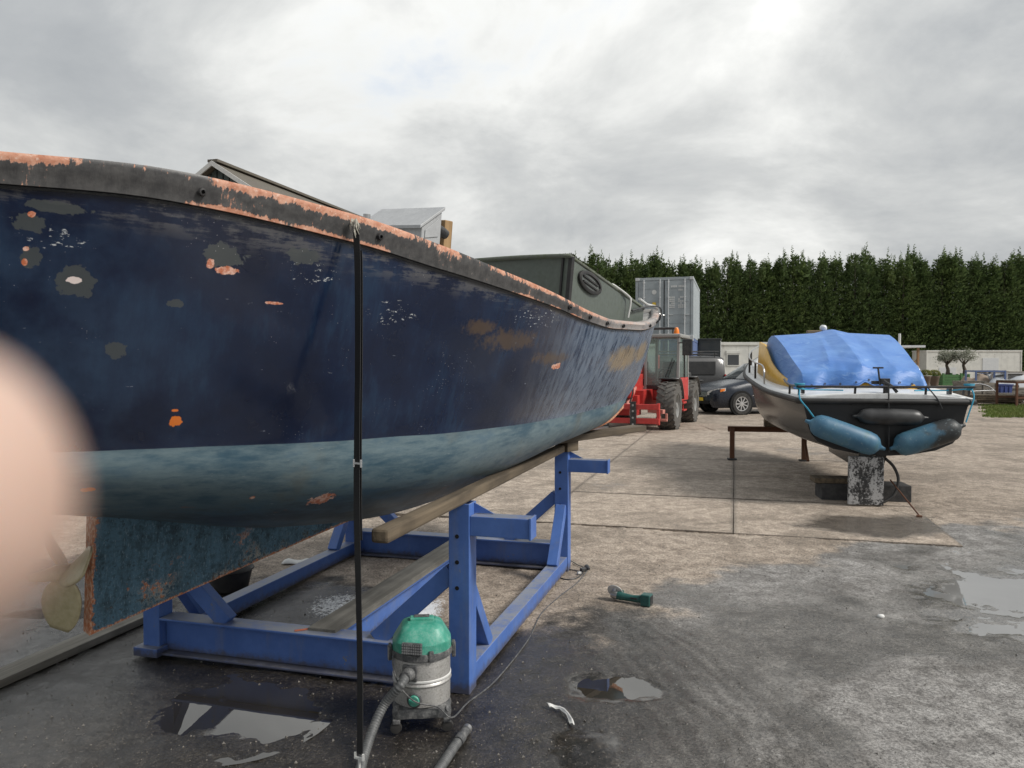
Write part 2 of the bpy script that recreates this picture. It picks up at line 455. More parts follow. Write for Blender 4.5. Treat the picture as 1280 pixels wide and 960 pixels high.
dm = g.step(g.math('ADD', g.attr('dust'), g.math('ADD', g.math('MULTIPLY', g.math('SUBTRACT', b3, 0.5), 2.0), g.math('MULTIPLY', g.math('SUBTRACT', b2, 0.5), 0.8))), 0.52, 0.78)
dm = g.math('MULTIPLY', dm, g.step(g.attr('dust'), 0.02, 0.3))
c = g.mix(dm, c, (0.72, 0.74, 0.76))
rg = g.step(w, 0, 1, 0.75, 0.17)
rg = g.math('ADD', rg, g.math('MULTIPLY', g.math('SUBTRACT', b3, 0.5), 0.25))
rg = g.math('ADD', g.math('MULTIPLY', rg, g.math('SUBTRACT', 1.0, film)), g.math('MULTIPLY', film, 0.06))
hgt = g.math('ADD', g.math('MULTIPLY', b2, 0.55), g.math('ADD', g.math('MULTIPLY', b3, 0.3), g.math('ADD', g.math('MULTIPLY', gv, 0.16), g.math('MULTIPLY', g.math('MULTIPLY', trk, trm), 0.25))))
hgt = g.math('MULTIPLY', hgt, g.step(film, 0, 1, 1.0, 0.12))
g.bsdf(c, rg, 0, g.bump(hgt, 0.7, 0.02), Specular_IOR_Level=g.step(w, 0, 1, .4, 1.0))
M['ground'] = g.m
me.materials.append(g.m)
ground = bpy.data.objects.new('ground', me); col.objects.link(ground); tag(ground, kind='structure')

# water standing in the hollows
g = G('puddle_water')
g.bsdf(g.mix(g.noise(3, 4, 0.6, g.pos()), (0.020, 0.018, 0.015), (0.04, 0.036, 0.030)), 0.015, 0, g.bump(g.noise(9, 2, 0.5, g.pos()), 0.02, 0.01), IOR=1.7, Specular_IOR_Level=0.9)
M['water'] = g.m
g = G('silty_water')  # pale base colour stands in for the sky reflected by the large puddle
g.bsdf(g.mix(g.noise(1.5, 4, 0.6, g.pos()), (0.15, 0.147, 0.14), (0.25, 0.246, 0.238)), 0.03, 0, g.bump(g.noise(9, 2, 0.5, g.pos()), 0.02, 0.01), IOR=1.8, Specular_IOR_Level=1.0)
M['silt_water'] = g.m
for (cx, cy, rx, ry, dep, lev) in PUD:
    mb = MB()
    mb.v = [(cx + 1.45 * rx * math.cos(t), cy + 1.45 * ry * math.sin(t), lev) for t in [2 * math.pi * k / 40 for k in range(40)]]
    mb.f = [tuple(range(40))]
    tag(mb.build('puddle', M['water'] if cx < 1 else M['silt_water']), kind='structure')

# concrete slabs, two metres square
g = G('concrete_slab')
P = g.pos()
b1 = g.noise(1.1, 5, 0.66, P, 0.6); b2 = g.noise(7, 7, 0.74, P, 0.4); b3 = g.noise(55, 4, 0.7, P)
grain, gv = grain_of(g, P)
c, stn = tan_colour(g, P, b1, b2, grain)
oi = g.n('ShaderNodeObjectInfo').outputs['Random']
c = g.mix(g.math('MULTIPLY', oi, 0.3), c, g.mix(1.0, c, (1.35, 1.33, 1.30), 'MULTIPLY'))
ox, oy, oz = g.sep(g.obj())
ed = g.math('MAXIMUM', g.math('ABSOLUTE', ox), g.math('ABSOLUTE', oy))
em = g.step(g.math('ADD', ed, g.math('MULTIPLY', g.math('SUBTRACT', b2, .5), .10)), .95, .995)
c = g.mix(g.math('MULTIPLY', em, .45), c, (0.06, 0.052, 0.044))
px, py, pz = g.sep(P)
dd = g.math('SQRT', g.math('ADD', g.math('POWER', g.math('SUBTRACT', px, 3.75), 2.0), g.math('POWER', g.math('MULTIPLY', g.math('SUBTRACT', py, 7.9), 1.5), 2.0)))
wt = g.step(g.math('ADD', dd, g.math('MULTIPLY', g.math('SUBTRACT', b1, 0.5), 1.6)), 0.95, 0.5)
c = g.mix(g.math('MULTIPLY', wt, 0.75), c, (0.055, 0.05, 0.045))
rgh = g.math('SUBTRACT', g.math('SUBTRACT', 0.82, g.math('MULTIPLY', wt, 0.62)), g.math('MULTIPLY', stn, 0.35))
g.bsdf(c, rgh, 0, g.bump(g.math('ADD', g.math('MULTIPLY', b2, 0.5), g.math('ADD', g.math('MULTIPLY', b3, 0.3), g.math('MULTIPLY', gv, 0.2))), 0.6, 0.018), Specular_IOR_Level=.6)
M['slab'] = g.m
sm = MB().box((0, 0, -0.05), (1.992, 1.992, 0.1)).mesh('slab')
sm.materials.append(M['slab'])
yard = bpy.data.objects.new('pavement', None); col.objects.link(yard); tag(yard, kind='structure')
for i in range(SL['n_u']):
    for j in range(SL['n_v']):
        o = bpy.data.objects.new('slab', sm); col.objects.link(o); o.parent = yard
        p = UV(SL['u0'] + 1 + 2 * i, SL['v0'] + 1 + 2 * j)
        o.location = (p.x, p.y, 0.001 + rnd.uniform(0, 0.006))
        o.rotation_euler = (rnd.uniform(-.002, .002), rnd.uniform(-.002, .002), -YAW + rnd.uniform(-.003, .003))

# loose grit
mb = MB(); rr = random.Random(5)
for k in range(3800):
    y = 2.9 + 6.5 * rr.random() ** 1.5; x = rr.uniform(-0.75 * y, 0.75 * y); s = rr.choice((0.002, 0.003, 0.003, 0.004, 0.006)) * rr.uniform(0.7, 1.3)
    i = int(np.searchsorted(GY, y)); j = int(np.searchsorted(GX, x)); z = Zg[i, j]
    if z < -0.016: continue
    a = rr.uniform(0, 6.28)
    vs = [(x + s * 1.3 * math.cos(a + q * 2.09), y + s * 1.3 * math.sin(a + q * 2.09), z - 0.001) for q in range(3)]
    vs.append((x + s * rr.uniform(-.4, .4), y + s * rr.uniform(-.4, .4), z + s * 1.1))
    mb.add(vs, [(0, 1, 3), (1, 2, 3), (2, 0, 3)])
M['grit'] = paint('grit', (0.17, 0.16, 0.148), 0.8, 0.4, scale=30, var=0.5)
tag(mb.build('gravel', M['grit']), 'loose pale grit scattered over the dark wet yard', 'gravel', kind='stuff')
# ------------------------------------------------------------------ the navy boat
BO = Vector((-0.8, 5.05, 0))
boat = thing('sailing_boat', 'large navy blue boat with worn paint and scraped orange rail on a steel cradle', 'boat', BO, (0, R(6), R(-40)))
BM = Matrix.Translation(BO) @ Euler((0, R(6), R(-40))).to_matrix().to_4x4()
def bw(x, y, z): return BM @ Vector((x, y, z))
fBS = pchip([(-3.62, .05), (-3.5, .42), (-3.2, .76), (-2.57, 1.06), (-2, 1.2), (-1.3, 1.26), (-.5, 1.23), (.3, 1.07), (.92, .9), (1.53, .71), (2.3, .42), (2.8, .17), (3.0, .04)])
fZW = pchip([(-3.6, 1.45), (-1, 1.445), (.3, 1.415), (1.2, 1.385), (2.0, 1.36), (2.75, 1.34)])
fXW = pchip([(-3.3, .02), (-3.0, .42), (-2.487, .787), (-1.88, .946), (-1.264, 1.07), (-.858, 1.085), (-.255, 1.004), (.518, .812), (1.355, .528), (2.143, .235), (2.543, .065), (2.72, .02)])
fZS = pchip([(-3.62, 2.31), (-3.2, 2.34), (-2.58, 2.375), (-2.18, 2.40), (-1.48, 2.355), (-.96, 2.287), (-.49, 2.213), (.04, 2.14), (.54, 2.07), (1.04, 2.033), (1.72, 2.03), (2.4, 2.07), (3.0, 2.16)])
fZR = pchip([(-3.62, 1.75), (-3.3, 1.45), (-2.6, 1.16), (-1.88, 1.0), (-1.2, .85), (-.6, .805), (0, .86), (.5, .945), (1.0, 1.02), (1.6, 1.075), (2.1, 1.13), (2.48, 1.23), (2.69, 1.38), (2.85, 1.55), (2.92, 1.77), (2.98, 1.99), (3.0, 2.14)])
fBH = pchip([(-3.62, .085), (-2.58, .085), (-2, .094), (-1.2, .097), (-.5, .075), (.5, .055), (1.2, .048), (3.0, .05)])
def hull_x(y, z):
    zr, zs, b, w, xw = fZR(y), fZS(y), fBS(y), fZW(y), fXW(y)
    if zr < w - .02 and z <= w:
        q = max(0, (z - zr) / (w - zr)); return .03 + (xw - .03) * (1 - (1 - q) ** 2.1) ** (1 / 1.9)
    lo = max(w, zr); x0 = xw if zr < w - .02 else .02
    q = (z - lo) / (zs - lo) if zs > lo else 1
    return x0 + (b - x0) * (1.35 * q - .35 * q * q)
ys = sorted(set([-3.62, -3.6, -3.56, -3.5, -3.42] + [round(-3.35 + .06 * i, 3) for i in range(100)] + [2.6 + .03 * i for i in range(13)] + [2.99, 3.0]))
ys = [y for y in ys if y <= 3.0]
rings = []
for y in ys:
    zr, zs = fZR(y), fZS(y); half = []
    for i in range(37):
        t = i / 36; z = zr + (zs - zr) * (t ** 1.5)
        half.append((hull_x(y, z), z))
    rings.append([(x, y, z) for x, z in reversed(half)] + [(-x, y, z) for x, z in half])
mb = MB(); mb.ring_loft(rings, cap=False, closed=False)

g = G('navy_hull')
o_ = g.obj(); hx, hy, hz = g.sep(o_)
w1 = g.noise(2.0, 5, 0.6); w2 = g.noise(9, 6, 0.65); w3 = g.noise(45, 5, 0.7)
stv = g.map(o_, (6, 6, 0.5)); st = g.noise(4, 6, 0.7, stv); sth = g.noise(5, 6, 0.7, g.map(o_, (1, 1.0, 9)))
c = g.mix(g.step(w1, 0.3, 0.7), (0.0038, 0.0082, 0.027), (0.0075, 0.0178, 0.052))
c = g.mix(g.math('MULTIPLY', g.step(g.math('ADD', g.math('MULTIPLY', w1, .6), g.math('MULTIPLY', st, .4)), 0.5, 0.66), 0.7), c, (0.015, 0.040, 0.085))
# chalky bow, painted paler still for its silvery sheen; paler blue patch aft
chalk_sheen = g.math('MULTIPLY', g.step(hy, -0.3, 0.9), g.step(g.math('ADD', st, g.math('MULTIPLY', g.math('SUBTRACT', w2, .5), 0.5)), 0.12, 0.62))
c = g.mix(g.math('MULTIPLY', chalk_sheen, 0.95), c, g.mix(g.step(st, .35, .6), (0.115, 0.155, 0.23), (0.195, 0.245, 0.32)))
pale_aft = g.math('MULTIPLY', g.step(hy, -1.7, -2.5), g.step(g.math('ADD', w1, g.math('MULTIPLY', g.math('SUBTRACT', w2, .5), .5)), .36, .66))
c = g.mix(g.math('MULTIPLY', pale_aft, 0.45), c, (0.035, 0.065, 0.115))
warp = g.noise(16, 4, 0.65); warp2 = g.noise(50, 3, 0.6)
def blob(cy, cz, ry, rz, k=1.3, soft=0.12):
    a = g.math('DIVIDE', g.math('SUBTRACT', hy, cy), ry); b = g.math('DIVIDE', g.math('SUBTRACT', hz, cz), rz)
    d = g.math('SQRT', g.math('ADD', g.math('MULTIPLY', a, a), g.math('MULTIPLY', b, b)))
    d = g.math('ADD', d, g.math('MULTIPLY', g.math('SUBTRACT', g.math('ADD', g.math('MULTIPLY', warp, .6), g.math('MULTIPLY', warp2, .4)), .5), k))
    return g.step(d, 1.0, 1.0 - soft)
def blobs(lst, **k):
    r = None
    for b in lst:
        m_ = blob(*b, **k); r = m_ if r is None else g.math('MAXIMUM', r, m_)
    return r
# rubbed-through primer, bare timber, worn lettering
top_rub = g.math('MULTIPLY', g.step(g.math('ADD', sth, g.math('MULTIPLY', g.math('SUBTRACT', w2, .5), .8)), .46, .62), 0.55)
sheer_z = g.step(hy, -3.6, 2.0, 2.33, 1.99)
c = g.mix(g.math('MULTIPLY', top_rub, g.step(g.math('SUBTRACT', hz, sheer_z), -0.10, 0.0)), c, (0.16, 0.155, 0.15))
c = g.mix(g.math('MULTIPLY', blobs([(-2.486, 2.094, .028, .040), (-2.363, 2.033, .06, .05), (-1.938, 2.155, .075, .045), (-1.649, 2.186, .06, .032), (-2.491, 2.189, .04, .03), (-2.438, 2.245, .09, .018), (-2.222, 1.813, .032, .027), (-2.066, 1.978, .027, .016)], k=2.6), 0.8), c, (0.072, 0.080, 0.078))
c = g.mix(g.math('MULTIPLY', blobs([(-0.365, 1.902, .33, .07), (-0.647, 1.955, .16, .05), (0.15, 1.80, .3, .05)], k=2.6, soft=.7), 0.55), c, (0.12, 0.075, 0.035))
c = g.mix(g.math('MULTIPLY', blobs([(1.60, 1.765, .55, .115), (2.25, 1.80, .4, .11)], k=1.6, soft=.5), g.step(st, .28, .6, .35, .9)), c, (0.36, 0.27, 0.16))
scr = g.step(g.noise(34, 4, .7, g.map(o_, (1, .35, 1.6))), .705, .73)
c = g.mix(g.math('MULTIPLY', scr, 0.55), c, (0.30, 0.33, 0.37))
spk = g.math('MULTIPLY', g.step(g.vor(70), .12, .06), g.step(g.noise(3.2, 3, .6), .55, .68))
c = g.mix(g.math('MULTIPLY', spk, 0.8), c, (0.6, 0.6, 0.6))
c = g.mix(g.math('MULTIPLY', blobs([(-1.60, 2.125, .10, .04), (-2.428, 2.149, .10, .03), (-0.15, 2.02, .25, .05), (-1.2, 2.0, .12, .05)], k=3.0), g.step(g.noise(60, 4, .7, g.map(o_, (1, .5, 1.4))), .60, .66)), c, (0.55, 0.57, 0.58))
# below the water line: old antifouling
zwl = g.n('ShaderNodeMapRange'); g.put(zwl.inputs[0], hy)
for i, x_ in enumerate((-1.0, 2.75, 1.446, 1.339)): zwl.inputs[i + 1].default_value = x_
dep = g.math('SUBTRACT', zwl.outputs[0], hz)
dg = g.noise(3.2, 6, 0.68, g.map(o_, (1, 0.55, 1.6), (0, 0, 0), (R(24), 0, 0)))
dgf = g.noise(16, 6, 0.72, g.map(o_, (1, 0.35, 2.2), (0, 0, 0), (R(30), 0, 0)))
dgs = g.math('ADD', g.math('MULTIPLY', dg, .65), g.math('MULTIPLY', dgf, .35))
af = g.mix(g.step(dgs, .36, .60), (0.045, 0.098, 0.140), (0.165, 0.228, 0.250))
af = g.mix(g.step(g.math('ADD', dep, g.math('MULTIPLY', g.math('SUBTRACT', dgs, .5), 1.1)), .20, .36), af, g.mix(g.step(dgs, .4, .62), (0.020, 0.034, 0.046), (0.055, 0.090, 0.112)))
af = g.mix(g.math('MULTIPLY', g.step(dg, .52, .62), 0.55), af, (0.045, 0.105, 0.165))
af = g.mix(g.math('MULTIPLY', g.step(w1, .56, .7), .4), af, (0.15, 0.13, 0.085))
af = g.mix(g.math('MULTIPLY', g.math('MULTIPLY', g.step(g.noise(7, 4, .6, g.map(o_, (1, .3, 2), (3, 0, 0), (R(20), 0, 0))), .66, .70), g.step(dep, .2, .35)), .8), af, (0.32, 0.11, 0.05))
af = g.mix(g.math('MULTIPLY', g.step(g.noise(40, 4, .7, g.map(o_, (1, .25, 1.5), (0, 0, 0), (R(28), 0, 0))), .66, .72), .5), af, (0.34, 0.37, 0.37))
c = g.mix(g.step(dep, -0.002, 0.002), c, af)
pk = blobs([(-1.915, 2.106, .046, .016), (-1.978, 2.122, .013, .018), (-2.494, 2.217, .010, .010), (-2.498, 2.114, .010, .009), (-2.498, 2.074, .008, .010), (-1.723, 2.005, .036, .006), (-1.312, 1.162, .06, .034), (0.233, 1.751, .06, .018), (-1.619, 1.205, .013, .009)], k=2.6)
c = g.mix(pk, c, g.mix(g.step(w3, .4, .62), (0.55, 0.16, 0.07), (0.78, 0.52, 0.42)))
c = g.mix(blobs([(-1.985, 1.55, .023, .020), (-1.997, 1.594, .014, .006), (-2.215, 1.293, .022, .010)], k=2.4), c, (0.75, 0.20, 0.03))
c = g.mix(blobs([(-2.369, 2.032, .020, .011)], k=2.2), c, (0.8, 0.68, 0.64))
rg = g.step(dep, -0.002, 0.002, 0.13, 0.42)
rg = g.math('ADD', rg, g.math('ADD', g.math('MULTIPLY', chalk_sheen, 0.20), g.math('MULTIPLY', g.math('SUBTRACT', w2, .5), .25)))
g.bsdf(c, rg, 0, g.bump(g.math('ADD', g.math('MULTIPLY', w1, 1.2), g.math('ADD', g.math('MULTIPLY', w2, .22), g.math('MULTIPLY', w3, .05))), 0.12, 0.03), Specular_IOR_Level=0.5)
M['hull'] = g.m
mb.build('hull', M['hull'], boat, smooth='all')

# rail: a proud plank along the sheer with a cap
def rail_ring(y, sg):
    b, zs, h = fBS(y), fZS(y), fBH(y); xl = hull_x(y, zs - h); p = .016
    pr = [(xl - .01, zs - h), (xl + p, zs - h + .002), (xl + p + .003, zs - h * .5), (b + p, zs - .008), (b + p - .006, zs + .006), (b - .045, zs + .012), (max(b - .06, .0), zs + .002), (max(b - .065, -.0), zs - .045)]
    return [(sg * max(x, 0.0005), y, z) for x, z in pr]
mb = MB(); mb.uv = []
for sg in (1, -1):
    rr_ = [rail_ring(y, sg) for y in ys]
    mb.ring_loft(rr_, cap=False, closed=False)
    for y in ys:
        mb.uv += [(y, t) for t in (0, .04, .45, .86, .93, 1.3, 1.5, 1.8)]
g = G('rail_paint')
u_, v_, _z = g.sep(g.uv()); ob = g.obj()
r1 = g.noise(5, 6, .65); r2 = g.noise(26, 6, .7); r3 = g.noise(28, 5, .7, g.map(ob, (1, 3.2, .6))); r4 = g.noise(90, 3, .6)
rs = g.math('ADD', g.math('MULTIPLY', r1, .42), g.math('ADD', g.math('MULTIPLY', r2, .22), g.math('MULTIPLY', r3, .36)))
c = g.mix(g.step(r2, .3, .7), (0.040, 0.039, 0.040), (0.085, 0.082, 0.080))
c = g.mix(g.math('MULTIPLY', g.step(r1, .55, .68), .5), c, (0.15, 0.145, 0.14))
edge_t = g.step(v_, .60, .90); edge_b = g.step(v_, .24, .05)
om = g.step(g.math('ADD', rs, g.math('ADD', g.math('MULTIPLY', edge_t, g.step(g.noise(1.7, 3, .6), .40, .56, .06, .19)), g.math('MULTIPLY', edge_b, g.step(g.noise(2.1, 3, .6), .42, .58, .0, .17)))), .575, .605)
orange = g.mix(g.step(r2, .35, .65), (0.44, 0.18, 0.105), (0.62, 0.34, 0.235))
orange = g.mix(g.math('MULTIPLY', g.step(r4, .55, .7), .5), orange, (0.75, 0.6, 0.5))
c = g.mix(om, c, orange)
c = g.mix(g.math('MULTIPLY', g.step(u_, .2, 1.3), g.step(rs, .36, .55)), c, (0.40, 0.37, 0.35))
c = g.mix(g.step(g.math('ADD', g.math('MULTIPLY', r2, .5), g.math('MULTIPLY', r4, .5)), .665, .69), c, (0.72, 0.68, 0.62))
c = g.mix(g.step(v_, 1.15, 1.35), c, (0.20, 0.195, 0.185))
g.bsdf(c, g.math('ADD', .45, g.math('MULTIPLY', om, .25)), 0, g.bump(g.math('ADD', rs, g.math('MULTIPLY', om, -.25)), .5, .006))
M['rail'] = g.m
mb.build('gunwale_rail', M['rail'], boat, smooth=50)
# the dark open seam under the rail
mb = MB()
for sg in (1, -1):
    mb.tube([(sg * (hull_x(y, fZS(y) - fBH(y) - .003) + .004), y, fZS(y) - fBH(y) - .003) for y in ys[4:-6]], .0065, 6)
mb.build('seam', M['black_plastic'], boat)
M['deck'] = paint('deck_paint', (0.25, 0.25, 0.24), .6, .5, (0.16, 0.14, 0.11), scale=2)
rows = []
for y in [y for y in ys if -3.55 < y < 2.92]:
    b = max(fBS(y) - .055, .01)
    rows.append([(b * (k / 8 - 1), y, fZS(y) - .04 + .03 * (1 - (k / 8 - 1) ** 2)) for k in range(17)])
MB().grid(rows).build('deck', M['deck'], boat, smooth='all')
# bolts through the rail
for y in (.159, .485, .815, 1.19, 2.076, 2.5, -1.35, -2.05):
    z = fZS(y) - fBH(y) * .5; x = hull_x(y, z) + .014
    q = MB()
    q.lathe([(.006, 0), (.013, .001), (.015, .006), (.012, .012), (.007, .013), (.006, .004)], 14, (x, y, z), Matrix.Rotation(R(90), 3, 'Y'), cap=False)
    q.lathe([(.006, 0.002), (.0, .004)], 10, (x, y, z), Matrix.Rotation(R(90), 3, 'Y'), cap=False)
    q.build('bolt', M['black_metal'], boat, smooth=40)
# keel
g = G('keel_paint')
k1 = g.noise(9, 6, .7, g.map(g.obj(), (1, 1.6, .45))); k2 = g.noise(34, 6, .72); k3 = g.noise(3, 4, .6); k4 = g.noise(90, 3, .6, g.map(g.obj(), (1, 1.5, .5)))
ks = g.math('ADD', g.math('MULTIPLY', k1, .5), g.math('MULTIPLY', k2, .5))
kx, ky, kz = g.sep(g.obj())
c = g.mix(g.step(ks, .36, .6), (0.034, 0.062, 0.082), (0.105, 0.215, 0.30))
c = g.mix(g.step(k4, .58, .66), c, (0.17, 0.27, 0.34))
c = g.mix(g.math('MULTIPLY', g.step(k2, .57, .66), .7), c, (0.014, 0.018, 0.022))
low = g.math('SUBTRACT', kz, g.n('ShaderNodeMath', operation='MULTIPLY_ADD').outputs[0])
mad = low.node.inputs[1].links[0].from_node
g.put(mad.inputs[0], ky); mad.inputs[1].default_value = .211; mad.inputs[2].default_value = .797
wm = g.math('MULTIPLY', g.step(low, .16, .02), g.step(g.math('ADD', g.math('MULTIPLY', k3, .5), g.math('MULTIPLY', k2, .5)), .49, .56))
c = g.mix(wm, c, g.mix(g.step(k2, .5, .58), (0.46, 0.45, 0.40), (0.07, 0.075, 0.07)))
om = g.math('MAXIMUM', g.step(g.math('ADD', low, g.math('MULTIPLY', g.math('SUBTRACT', k2, .5), .06)), .014, .006), g.math('MULTIPLY', g.step(g.math('ADD', k3, g.math('MULTIPLY', g.math('SUBTRACT', k2, .5), .8)), .62, .65), g.step(low, .26, .1)))
om = g.math('MAXIMUM', om, g.step(g.math('ADD', ky, g.math('MULTIPLY', g.math('SUBTRACT', k2, .5), .09)), -1.868, -1.876))
c = g.mix(om, c, g.mix(g.step(k4, .45, .6), (0.50, 0.17, 0.07), (0.66, 0.42, 0.30)))
g.bsdf(c, .75, 0, g.bump(g.math('ADD', ks, g.math('MULTIPLY', k4, .4)), .9, .015))
M['keel'] = g.m
kb = pchip([(-1.885, .40), (-1.56, .47), (-.92, .605), (-.46, .70), (.4, .86), (1.2, .985), (2.0, 1.075), (2.4, 1.15), (2.62, 1.27)])
rows_l = []
kys = [-1.885 + .045 * i for i in range(101)]
kys = [y for y in kys if y < 2.62]
rings = []
for y in kys:
    zb = kb(y); zt = fZR(y) + (.10 if y < .2 else .05); n = 10; th = .034 if y < 1.5 else .026
    L = [(th * (1 + .25 * (k / n) ** 2), y, zb + (zt - zb) * k / n) for k in range(n + 1)]
    rings.append(L + [(-x, yy, z) for x, yy, z in reversed(L)])
mb = MB(); mb.ring_loft(rings, cap=True, closed=True)
mb.build('keel', M['keel'], boat, smooth=35)
M['bronze'] = paint('bronze', (0.50, 0.43, 0.25), .45, .6, (0.48, 0.44, 0.32), scale=12, metal=.2)
prop = MB(); prop.lathe([(.012, -.09), (.034, -.05), (.038, .03), (.03, .06), (.016, .14)], 16, (0, -1.99, .715), Matrix.Rotation(R(90), 3, 'X')); pr = prop.build('propeller', M['bronze'], boat, smooth=40)
for k, a in enumerate((R(186), R(306), R(66))):
    bl = MB(); rows = []
    for i in range(13):
        t = i / 12; wv_ = .085 * math.sqrt(max(0, 1 - ((t - .55) / .5) ** 2)) + .012; rr_ = .02 + .26 * t; row = []
        tw = -R(52 - 24 * t)
        for j in range(9):
            s_ = (j / 8 - .5) * 2 * wv_
            v = Vector((s_ * math.cos(tw), s_ * math.sin(tw) * .9, rr_))
            v = Matrix.Rotation(a, 3, 'Y') @ v
            row.append(v + Vector((0, -1.99, .715)))
        rows.append(row)
    bl.grid(rows).build('blade', M['bronze'], pr, smooth='all', solid=.008)
# cuddy on the foredeck
M['cabin'] = paint('cabin_paint', (0.105, 0.125, 0.108), .5, .5, (0.06, 0.07, 0.055), scale=2)
M['cabin_roof'] = paint('cabin_roof', (0.13, 0.14, 0.12), .7, .8, (0.06, 0.085, 0.025), scale=5)
cub = boat
cx_ = lambda y: .55 - (y - .9) * (.35 / 1.53)
cz_ = lambda y: 2.44 - (y - .9) * (.262 / 1.53)
rows = []
for i in range(12):
    y = .9 + 1.62 * i / 11
    rows.append([(cx_(y), y, fZS(y) - .06), (cx_(y), y, cz_(y))])
MB().grid(rows).build('cabin_side', M['cabin'], boat, solid=.02)
MB().grid([[(-x * .5, y, z - .05) for x, y, z in r] for r in rows]).build('cabin_side', M['cabin'], boat, solid=.02)
MB().prism([(-.27, fZS(.9) - .1), (.54, fZS(.9) - .1), (.54, 2.43), (.3, 2.42), (0, 2.40), (-.27, 2.385)], lambda x, z, d: (x, d, z), .893, .915).build('cabin_bulkhead', M['cabin'], boat)
rows = []
for i in range(12):
    y = .86 + 1.67 * i / 11
    rows.append([((cx_(y) + .016) * (.25 + .75 * k), y, cz_(y) - .024 * (1 - k) + .006 * (1 - k * k)) for k in (-1, -.8, -.5, -.2, 0, .2, .5, .8, 1)])
MB().grid(rows).build('cabin_roof', M['cabin_roof'], boat, smooth='all', solid=.022)
MB().beam((.556, .905, 2.0), (.556, .905, 2.44), .03, .03, (0, 1, 0)).build('corner_trim', M['black_metal'], boat)
MB().beam((.50, .885, 2.0), (.50, .885, 2.44), .014, .012, (0, 1, 0)).build('corner_trim', M['black_metal'], boat)
mo = MB(); rr = random.Random(3)
for k in range(700):
    x = rr.uniform(-.27, .57); y = .865 + abs(rr.gauss(0, .03)); z = 2.45 - .058 * (.57 - x) / .85; s = rr.uniform(.004, .016)
    if k > 450: y = rr.uniform(.87, 1.6); x = cx_(y) + .012 + rr.gauss(0, .006); z = cz_(y) + .008
    mo.add([(x - s * .6, y, z), (x + s * .6, y + rr.uniform(-.01, .01), z), (x + rr.uniform(-.006, .006), y, z + s)], [(0, 1, 2)])
M['moss'] = paint('moss', (0.055, 0.075, 0.02), .95, .3, scale=10, var=.4)
tag(mo.build('moss', M['moss'], boat), kind='stuff')
# oval port on the cuddy side, lying in its plane
pc = Vector((cx_(1.24) + .014, 1.24, 2.29)); ud = Vector((-(.35 / 1.53), 1, -(.262 / 1.53))).normalized(); nd_ = Vector((1, .35 / 1.53, 0)).normalized(); vd = nd_.cross(ud) * -1
if vd.z < 0: vd = -vd
def oval(a, b, d, n=30): return [pc + ud * (a * math.cos(2 * math.pi * k / n)) + vd * (b * math.sin(2 * math.pi * k / n)) + nd_ * d for k in range(n)]
win = MB().ring_loft([oval(.225, .072, -.004), oval(.225, .072, .014), oval(.215, .064, .018), oval(.19, .048, .018), oval(.185, .045, .004)], cap=False).build('port_window', M['rubber'], boat, smooth=40)
M['dull_glass'] = paint('dull_glass', (0.10, 0.115, 0.11), .25, .6, (0.16, 0.17, 0.15), scale=6)
mbp = MB(); mbp.v = [tuple(p) for p in oval(.19, .049, .006)]; mbp.f = [tuple(range(30))]; mbp.build('pane', M['dull_glass'], win)
MB().beam(pc - ud * .15 + vd * .018 + nd_ * .012, pc + ud * .15 + vd * .012 + nd_ * .012, .008, .012).build('bar', M['rubber'], win)
MB().beam(pc - ud * .14 - vd * .016 + nd_ * .012, pc + ud * .14 - vd * .022 + nd_ * .012, .008, .012).build('bar', M['rubber'], win)
MB().tube(spline([(.33, 2.05, 2.07), (.335, 2.06, 2.20), (.33, 2.02, 2.245), (.36, 1.75, 2.31), (.36, 1.74, 2.30)], 5), .009, 8).build('grab_rail', M['white_metal'], boat, smooth=40)
MB().tube(spline([(.24, 2.35, 2.235), (.12, 2.7, 2.20), (.05, 2.98, 2.19), (.02, 3.06, 2.14)], 5), .012, 8).build('bow_rail', M['white_metal'], boat, smooth=40)
MB().tube(spline([(.30, 2.15, 2.13), (.20, 2.6, 2.185), (.09, 2.98, 2.185), (.07, 3.03, 2.10), (.06, 3.02, 2.06)], 5), .008, 6).build('mooring_line', M['black_plastic'], boat, smooth=40)
sh = MB(); 
for q in range(3):
    p0 = Vector((.05, 3.03 + .035 * q, 2.13 - .004 * q))
    sh.tube([p0 + Vector((.0, .022 * math.cos(a), .022 * math.sin(a))) if q % 2 else p0 + Vector((.022 * math.sin(a), .022 * math.cos(a), 0)) for a in [2 * math.pi * k / 12 for k in range(13)]], .006, 6)
sh.build('shackle', M['steel'], boat, smooth=40)
# companion hood and post on the side deck
M['hood'] = paint('hood_paint', (0.40, 0.41, 0.42), .5, .35, (0.22, 0.22, 0.21), scale=4)
hd = MB().prism([(-.14, 2.15), (.02, 2.15), (.02, 2.615), (-.14, 2.50)], lambda y, z, d: (d, y, z), -.36, .2).build('companion_hood', M['hood'], boat, bevel=.006)
MB().box((-.12, -.146, 2.42), (.36, .008, .10)).build('panel', M['hood'], hd, bevel=.003)
MB().prism([(-.115, 2.44), (-.005, 2.46), (-.005, 2.57), (-.115, 2.485)], lambda y, z, d: (d, y, z), .2, .206).build('panel', M['hood'], hd, bevel=.002)
MB().prism([(-.165, 2.49), (-.165, 2.51), (.03, 2.645), (.03, 2.625)], lambda y, z, d: (d, y, z), -.38, .215).build('hood_lid', M['hood'], hd, bevel=.003)
M['post_wood'] = wood('post_wood', (0.22, 0.13, 0.06), (0.40, 0.26, 0.13), (1, 1, .08))
MB().box((.1, .15, 2.35), (.07, .07, .46)).build('samson_post', M['post_wood'], boat, bevel=.006)
